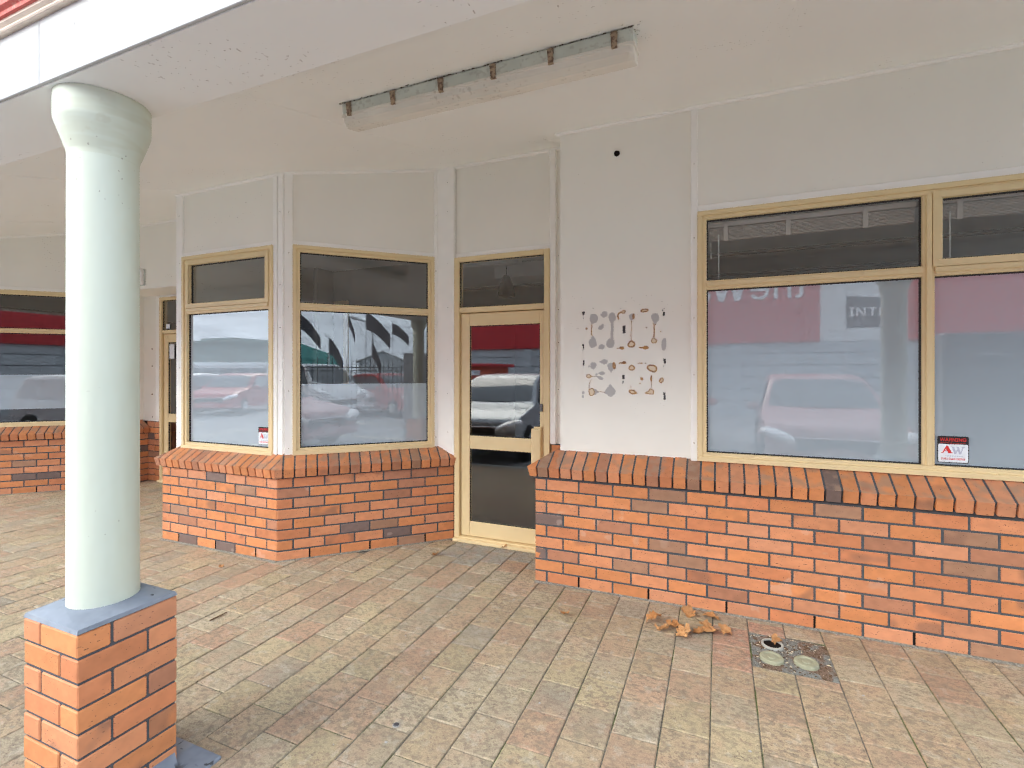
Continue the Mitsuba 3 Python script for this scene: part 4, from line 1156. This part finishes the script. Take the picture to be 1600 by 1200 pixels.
def car(cx, cy, deg, kind, paint, label):
    """A parked car, nose along its local +x."""
    K = PROFILE[kind]
    c = thing('parked_car', label, 'car', None)
    M = trimesh.transformations.rotation_matrix(math.radians(deg), [0, 0, 1])
    M[:3, 3] = (cx, cy, RZ)

    def g(m):
        m = m.copy()
        m.apply_transform(M)
        return m

    prof = catmull(K['body'], 4)
    W, belt, top = K['W'], K['belt'], prof[:, 1].max()
    ts = np.array([-1, -.97, -.88, -.6, 0, .6, .88, .97, 1.0])
    shrink = np.array([.90, .955, .985, .998, 1, .998, .985, .955, .90])

    def half(x, z):
        h = W / 2 - .02 * np.maximum(0, (.6 - z)) - np.where(z > belt, .26 * (z - belt) / (top - belt) * .75, 0)
        return h - .10 * np.maximum(0, np.abs(x) - K['L'] / 2 + .55) ** 1.5

    mid = np.array([0, .75])
    P = np.zeros((len(prof), len(ts), 3))
    for j, (t, s) in enumerate(zip(ts, shrink)):
        q = mid + (prof - mid) * [1 - (1 - s) * .35, s ** .8]
        P[:, j, 0], P[:, j, 2] = q[:, 0], q[:, 1]
        P[:, j, 1] = t * half(prof[:, 0], prof[:, 1])
    put('body', g(grid_loft(P)), paint, c, smooth=50)
    (x0, z0), (x1, z1) = K['cowl'], K['roof']

    def strip(xa, za, xb, zb, fa, fb, lift=.012):
        d = np.array([xb - xa, zb - za]); nrm = np.array([-d[1], d[0]]) / np.linalg.norm(d)
        if nrm[1] < 0 and abs(nrm[1]) > .2:
            nrm = -nrm
        rows = []
        for s in np.linspace(0, 1, 5):
            x, z = xa + d[0] * s, za + d[1] * s
            bulge = .05 * math.sin(math.pi * s)
            w = (fa + (fb - fa) * s)
            for t in np.linspace(-1, 1, 9):
                rows.append((x + nrm[0] * (lift + bulge) - .05 * t * t * np.sign(xa), t * w, z + nrm[1] * (lift + bulge)))
        f = []
        for r in range(4):
            for q in range(8):
                a = r * 9 + q
                f += [(a, a + 1, a + 10), (a, a + 10, a + 9)]
        return trimesh.Trimesh(rows, f, process=False)

    put('windscreen', g(strip(x0 - .06, z0 + .03, x1 + .08, z1 - .03, W / 2 - .14, W / 2 - .27)), 'car_glass', c, smooth=True)
    xr, zr = K['rear']
    for sgn in (-1, 1):
        zb, zt = belt + .06, top - .13
        poly = [(x0 - .30, zb), (x1 - .02, zt), (xr + .15, zt - .02), (xr + .02, zb)]
        pts = []
        for (x, z) in poly:
            pts.append((x, sgn * (half(np.array(x), np.array(z)) + .010), z))
        put('side_window', g(trimesh.Trimesh(pts, [(0, 1, 2), (0, 2, 3)], process=False)), 'car_glass', c, smooth=False)
        fx = K['L'] / 2
        hz = .66 if kind == 'wagon' else .86
        lens = trimesh.creation.icosphere(subdivisions=2)
        lens.apply_scale([.27, .25, .085])
        lens.apply_transform(trimesh.transformations.euler_matrix(sgn * .18, .25, -sgn * .75))
        lens.apply_translation([fx - .15, sgn * (W / 2 - .21), hz + .06])
        put('headlight', g(lens), 'lamp_lens', c, smooth=True)
        for wx in (fx - .88, -fx + .85):
            tyre = trimesh.creation.revolve([(.20, -.10), (.30, -.11), (.335, -.07), (.335, .07), (.30, .11), (.20, .10)], sections=32)
            tyre.apply_transform(trimesh.transformations.rotation_matrix(math.pi / 2, [1, 0, 0]))
            tyre.apply_translation([wx, sgn * (W / 2 - .10), .335])
            w = put('wheel', g(tyre), 'tyre', c)
            rim = cyl((wx, sgn * (W / 2 - .20), .335), (wx, sgn * (W / 2 + .0), .335), .205, 24)
            put('rim', g(rim), 'pole_grey', w)
        mir = trimesh.creation.icosphere(subdivisions=2)
        mir.apply_scale([.08, .11, .075])
        mir.apply_translation([x0 - .42, sgn * (W / 2 + .09), belt + .07])
        put('mirror', g(mir), paint, c, smooth=True)
    put('grille', g(cham(K['L'] / 2 - .09, K['L'] / 2 - .015, -.52, .52, .50, .68, .02)), 'gasket', c)
    put('bumper_strip', g(cham(K['L'] / 2 - .08, K['L'] / 2 - .008, -.60, .60, .69, .715, .008)), 'chrome', c)
    put('number_plate', g(box(K['L'] / 2 - .03, K['L'] / 2 + .0, -.18, .18, .37, .47)), 'sticker_white', c)
    return c


car(-4.30, -1.95, 84, 'wagon', 'car_silver', 'silver wagon mirrored in the glass of the near door')
car(1.62, -3.35, 92, 'wagon', 'car_rose', 'dull rose coloured wagon mirrored in the left pane of the long window')
car(-1.15, -4.4, 90, 'wagon', 'car_red', 'red car mirrored beside the rose coloured wagon in the long window')
car(8.06, -8.22, 105, 'van', 'car_white', 'white van mirrored left of the column in the angled bay window')
car(9.93, -7.66, 112, 'wagon', 'car_white', 'white car mirrored next to the van in the angled bay window')
car(9.76, -5.48, 112, 'wagon', 'car_red', 'dark red car mirrored beside the column in the angled bay window')
car(-18.4, -8.3, 62, 'wagon', 'car_red', 'red car mirrored in the left face of the bay')
car(-20.9, -7.4, 70, 'wagon', 'car_white', 'white car mirrored at the left edge of the bay window')

cb = thing('sign_cabinet', 'dark grey upright sign cabinet at the kerb, mirrored in the right hand pane', 'sign cabinet')
put('case', cham(2.10, 3.60, 0.40, 0.78, 0.0, 1.93, .02), 'cabinet_grey', cb)
put('face_border', [cham(2.30, 2.80, .78, .79, 1.52, 1.54, .002), cham(2.30, 2.80, .78, .79, 1.70, 1.72, .002), cham(2.30, 2.32, .78, .79, 1.54, 1.70, .002), cham(2.78, 2.80, .78, .79, 1.54, 1.70, .002)], 'pole_grey', cb)
put('foot', [cham(2.2, 2.4, .44, .74, -.02, .03, .006), cham(3.3, 3.5, .44, .74, -.02, .03, .006)], 'concrete', cb)

# red and grey warehouse across the street
wh = thing('warehouse', 'long grey warehouse with a red upper band, mirrored in the door and windows', 'warehouse')
YB = -14.0
put('block_wall', box(-13.5, 5.2, YB - 8, YB, RZ, 2.66), 'shed_grey', wh)
for z in (0.45, 0.9, 1.35, 1.8, 2.25):
    put('joint', box(-13.5, 5.2, YB, YB + .012, z, z + .025), 'mortar', wh)
for x in (-13.2, -8.6, -4.2, 0.4):
    put('pilaster', cham(x, x + .42, YB, YB + .10, RZ, 2.64, .01), 'shed_grey', wh)
put('red_wall', box(-13.5, 3.4, YB - 8, YB + .14, 2.665, 6.2), 'shed_red', wh)
rib = [box(x, x + .05, YB + .14, YB + .17, 2.67, 6.2) for x in np.arange(-13.4, 3.4, .19)]
put('ribs', cat_mesh(rib), 'shed_red', wh, kind='stuff')
put('red_wall', box(5.9, 11.4, YB - 8, YB + .14, 2.665, 6.2), 'shed_red', wh)
put('block_wall', box(5.2, 11.4, YB - 8, YB, RZ, 2.66), 'shed_grey', wh)
put('white_end', [box(3.4, 5.9, YB - 8, YB + .02, 2.665, 6.2)], 'shed_white', wh)


def wall_text(s, height, x, z, y, flip=False, bold=True, shear=0.0):
    """Lettering on a wall that faces +y; it reads from the street unless flip."""
    m = meshkit.text_mesh(s, height, 0.03, bold)
    v = m.vertices.copy()
    v = np.stack([v[:, 0] if flip else -v[:, 0], y + v[:, 2], v[:, 1] + shear * v[:, 0]], 1)
    q = trimesh.Trimesh(v + [x, 0, z], m.faces[:, ::-1] if flip else m.faces, process=False)
    return q


put('lettering', [wall_text('the', 0.95, 3.0, 4.32, YB + .175, bold=False), wall_text('Wa', 0.95, 1.05, 4.32, YB + .175)], 'flag_white', wh)

kb = thing('red_kiosk', 'small orange red hut with a flat roof mirrored in the door', 'hut')
put('walls', box(-11.2, -8.05, -10.8, -8.6, RZ, 1.74), 'shed_orange', kb)
put('roof', cham(-11.4, -7.85, -11.0, -8.4, 1.74, 1.86, .02), 'shed_red', kb)
put('window', box(-9.1, -8.25, -8.6, -8.585, 1.42, 1.62), 'sticker_white', kb)

# flags of the car yard
FG = 'dark flags on poles along the car yard'


def wave_flag(x, y, z, w, h, deg, seed, label, text=None, droop=0.3):
    """A cloth flag hanging from a pole, its plane turned deg about the vertical."""
    fl = thing('yard_flag', label, 'flag', FG)
    nx, nz_ = 18, 10
    u, v = np.meshgrid(np.linspace(0, 1, nx), np.linspace(0, 1, nz_), indexing='ij')
    r = np.random.default_rng(seed)
    ph = r.uniform(0, 6)
    depth = .07 * w * np.sin(u * 7 + ph + v * 1.5) * u
    zz = z - h * v * (1 - .15 * u) - droop * w * u ** 1.5
    c, s = math.cos(math.radians(deg)), math.sin(math.radians(deg))
    xx = u * w * (1 - .1 * droop)
    pts = np.stack([x + c * xx - s * depth, y + s * xx + c * depth, zz], -1).reshape(-1, 3)
    f = [t for i in range(nx - 1) for j in range(nz_ - 1) for a in [i * nz_ + j] for t in ((a, a + nz_, a + nz_ + 1), (a, a + nz_ + 1, a + 1))]
    put('cloth', trimesh.Trimesh(pts, f, process=False), 'flag_black', fl, smooth=True)
    put('pole', cyl((x, y, RZ), (x, y, z + .1), .03, 10, .018), 'pole_grey', fl)
    if text:
        m = meshkit.text_mesh(text, h * .26, .006, True)
        b = m.bounds
        q = m.vertices.copy()
        q[:, 0] = (q[:, 0] - b[0][0]) / (b[1][0] - b[0][0])
        uu = .06 + .88 * q[:, 0]
        dd = .07 * w * np.sin(uu * 7 + ph + .5 * 1.5) * uu
        zc = z - h * .62 * (1 - .15 * uu) - droop * w * uu ** 1.5 + q[:, 1]
        xw = uu * w * (1 - .1 * droop)
        for sd in (-1, 1):
            off = sd * .012 + (q[:, 2] if sd > 0 else -q[:, 2])
            vv = np.stack([x + c * xw - s * (dd + off), y + s * xw + c * (dd + off), zc], 1)
            put('letters', trimesh.Trimesh(vv, m.faces, process=False), 'flag_white', fl)
    return fl


wave_flag(2.90, -7.4, 3.42, 1.15, 0.80, 0, 1, 'dark flag lettered INTEG mirrored in the long window', 'INTEG', .14)
wave_flag(8.65, -9.40, 3.97, 1.05, 0.62, 60, 2, 'large black flag blowing down at the left of the angled bay window reflection', None, 0.95)
wave_flag(8.39, -7.45, 2.86, 0.62, 0.62, 60, 3, 'small black flag low above the fence in the angled bay window reflection', None, 1.45)
wave_flag(12.64, -10.23, 4.27, 0.42, 0.5, 60, 4, 'narrow black flag hanging high beside the lamp post reflection', None, 2.2)
wave_flag(11.36, -8.11, 4.19, 1.15, 0.75, 60, 5, 'large black flag above the lamp post reflection', None, 0.85)
wave_flag(13.47, -8.25, 3.93, 0.85, 0.55, 60, 6, 'black flag beside the mirrored column', None, 0.75)
wave_flag(9.84, -6.57, 2.72, 0.44, 0.6, 60, 7, 'narrow black flag drooping above the cars in the mirrored yard', None, 1.9)
# yard fence
fe = thing('yard_fence', 'black steel picket fence mirrored in the angled bay window', 'fence')
fa, fb_ = np.array([4.23, -4.95]), np.array([7.98, -1.95])
fd = (fb_ - fa) / np.linalg.norm(fb_ - fa)
for z in (0.25, 1.58, 1.68):
    put('rail', cyl((*fa, z), (*fb_, z), .014, 8), 'fence_black', fe)
for t in np.arange(0, np.linalg.norm(fb_ - fa), .14):
    p = fa + fd * t
    put('picket', cyl((*p, RZ), (*p, 1.97), .009, 6), 'fence_black', fe)
lp = thing('street_lamp', 'tall curved street lamp mirrored in the angled bay window', 'street lamp')
pts = [(14.74, -10.41, -0.12), (14.74, -10.41, 3.08), (14.73, -10.44, 3.62), (14.67, -10.56, 3.99), (14.57, -10.81, 4.23), (14.41, -11.19, 4.35)]
put('pole', [cyl(a, b, .05, 10) for a, b in zip(pts[:-1], pts[1:])], 'pole_grey', lp)
put('lamp_head', cyl(pts[-1], np.array(pts[-1]) + (np.array(pts[-1]) - np.array(pts[-2])) * 1.2, .09, 10, .05), 'pole_grey', lp)


def wall_run(p, q, z0, z1, t=0.3):
    """An upright wall from p to q in plan."""
    d = (np.array(q) - np.array(p)) / np.linalg.norm(np.array(q) - np.array(p))
    n = np.array([-d[1], d[0]]) * t
    poly = Polygon([p, q, np.array(q) + n, np.array(p) + n])
    m = extr(poly, z1 - z0)
    m.apply_translation([0, 0, z0])
    return m


# sheds further off
ts_ = thing('teal_shed', 'white roofed shed with a teal side wall mirrored beyond the fence', 'shed')
TP, TQ = np.array([11.15, -13.80]), np.array([42.33, -37.69])
put('wall', wall_run(TP, TQ, RZ, 3.35, 0.4), 'shed_teal', ts_)
dn = (TQ - TP) / np.linalg.norm(TQ - TP)
nn = np.array([-dn[1], dn[0]])
nn = nn if nn @ np.array([0.39, 0.92]) < 0 else -nn
rp = [(*(TP - dn * .5 - nn * .3), 3.35), (*(TQ + dn * .5 - nn * .3), 3.35), (*(TQ + dn * .5 + nn * 14), 6.0), (*(TP - dn * .5 + nn * 14), 6.0)]
put('roof', trimesh.convex.convex_hull(np.array(rp + [(a, b, c - .15) for a, b, c in rp])), 'shed_white', ts_)
gs = thing('gable_shed', 'pale grey gabled shed mirrored beyond the fence', 'shed')
GP, GQ = np.array([49.71, -40.79]), np.array([52.31, -34.58])
gd = np.array([0.8, -0.6]) * 18
gm = (GP + GQ) / 2
gab = [(*GP, RZ), (*GQ, RZ), (*GQ, 3.05), (*GP, 3.05), (*gm, 4.5)]
put('wall', trimesh.convex.convex_hull(np.array(gab + [(x + gd[0], y + gd[1], z) for x, y, z in gab])), 'shed_grey', gs)
for e in (GP, GQ):
    u = (e - gm) / np.linalg.norm(e - gm)
    rr = [(*(gm - gd * .02), 4.52), (*(e + u * .4 - gd * .02), 2.96), (*(e + u * .4 + gd), 2.96), (*(gm + gd), 4.52)]
    put('roof', trimesh.convex.convex_hull(np.array(rr + [(x, y, z + .14) for x, y, z in rr])), 'shed_white', gs)
ol = thing('olive_hall', 'low grey green hall mirrored in the left face of the bay', 'hall')
put('wall', box(-82, -44, -66, -27, RZ, 4.4), 'shed_olive', ol)
put('parapet', [box(-82.2, -43.8, -66.2, -26.8, 4.4, 4.65), box(-66, -60, -46, -40, 4.65, 6.2)], 'shed_olive', ol)
bs = thing('parked_bus', 'white bus with red and green ends mirrored in the left face of the bay', 'bus')
BM = trimesh.transformations.rotation_matrix(math.radians(-23), [0, 0, 1])
BM[:3, 3] = (-37, -21.8, RZ)
for nm, m, b in (('body', cham(-4.5, 4.5, -1.2, 1.2, .35, 2.45, .18), 'car_white'), ('front_panel', cham(-4.56, -3.4, -1.21, 1.21, .36, 2.44, .18), 'shed_teal'), ('red_band', cham(-3.4, -2.5, -1.212, 1.212, .37, 2.43, .18), 'shed_red')):
    m.apply_transform(BM)
    put(nm, m, b, bs)
for x in np.arange(-2.4, 4.2, 1.3):
    m = cat_mesh([box(x, x + 1.15, 1.19, 1.218, 1.25, 2.0), box(x, x + 1.15, -1.218, -1.19, 1.25, 2.0)])
    m.apply_transform(BM)
    put('window', m, 'car_glass', bs)
for x in (-3.0, 2.8):
    for y in (-1.1, 1.1):
        m = cyl((x, y - .12, .45), (x, y + .12, .45), .45, 24)
        m.apply_transform(BM)
        put('wheel', m, 'tyre', bs)
# a tree far off
tr = thing('tree', 'dark tree mirrored at the left edge of the bay window', 'tree')
tx_, ty_ = -62.0, -20.0
put('trunk', [cyl((tx_, ty_, RZ), (tx_ + .3, ty_, 5.0), .35, 12, .22)] + [cyl((tx_ + .3, ty_, 4.2), (tx_ + .3 + 2.2 * math.cos(a), ty_ + 2.2 * math.sin(a), 7.0), .14, 8, .06) for a in np.arange(0, 6.2, 1.05)], 'bark', tr)
r4 = np.random.default_rng(3)
n_ = 5200
cl = r4.normal(0, 1, (26, 3)); cl = cl / np.linalg.norm(cl, axis=1)[:, None] * r4.uniform(.35, 1, (26, 1)) * [3.3, 3.3, 3.0] + [tx_ + .3, ty_, 7.6]
ctr = cl[r4.integers(0, 26, n_)] + r4.normal(0, .55, (n_, 3))
a_, b_ = r4.normal(0, 1, (n_, 3)), r4.normal(0, 1, (n_, 3))
a_ /= np.linalg.norm(a_, axis=1)[:, None]
b_ -= a_ * (a_ * b_).sum(1)[:, None]; b_ /= np.linalg.norm(b_, axis=1)[:, None]
s_ = r4.uniform(.10, .22, (n_, 1))
vv = np.stack([ctr - a_ * s_, ctr + b_ * s_ * .5, ctr + a_ * s_, ctr - b_ * s_ * .5], 1).reshape(-1, 3)
ff = np.arange(n_)[:, None] * 4
put('crown', trimesh.Trimesh(vv, np.vstack([ff + [0, 1, 2], ff + [0, 2, 3]]), process=False), 'foliage', tr, smooth=False, kind='stuff')
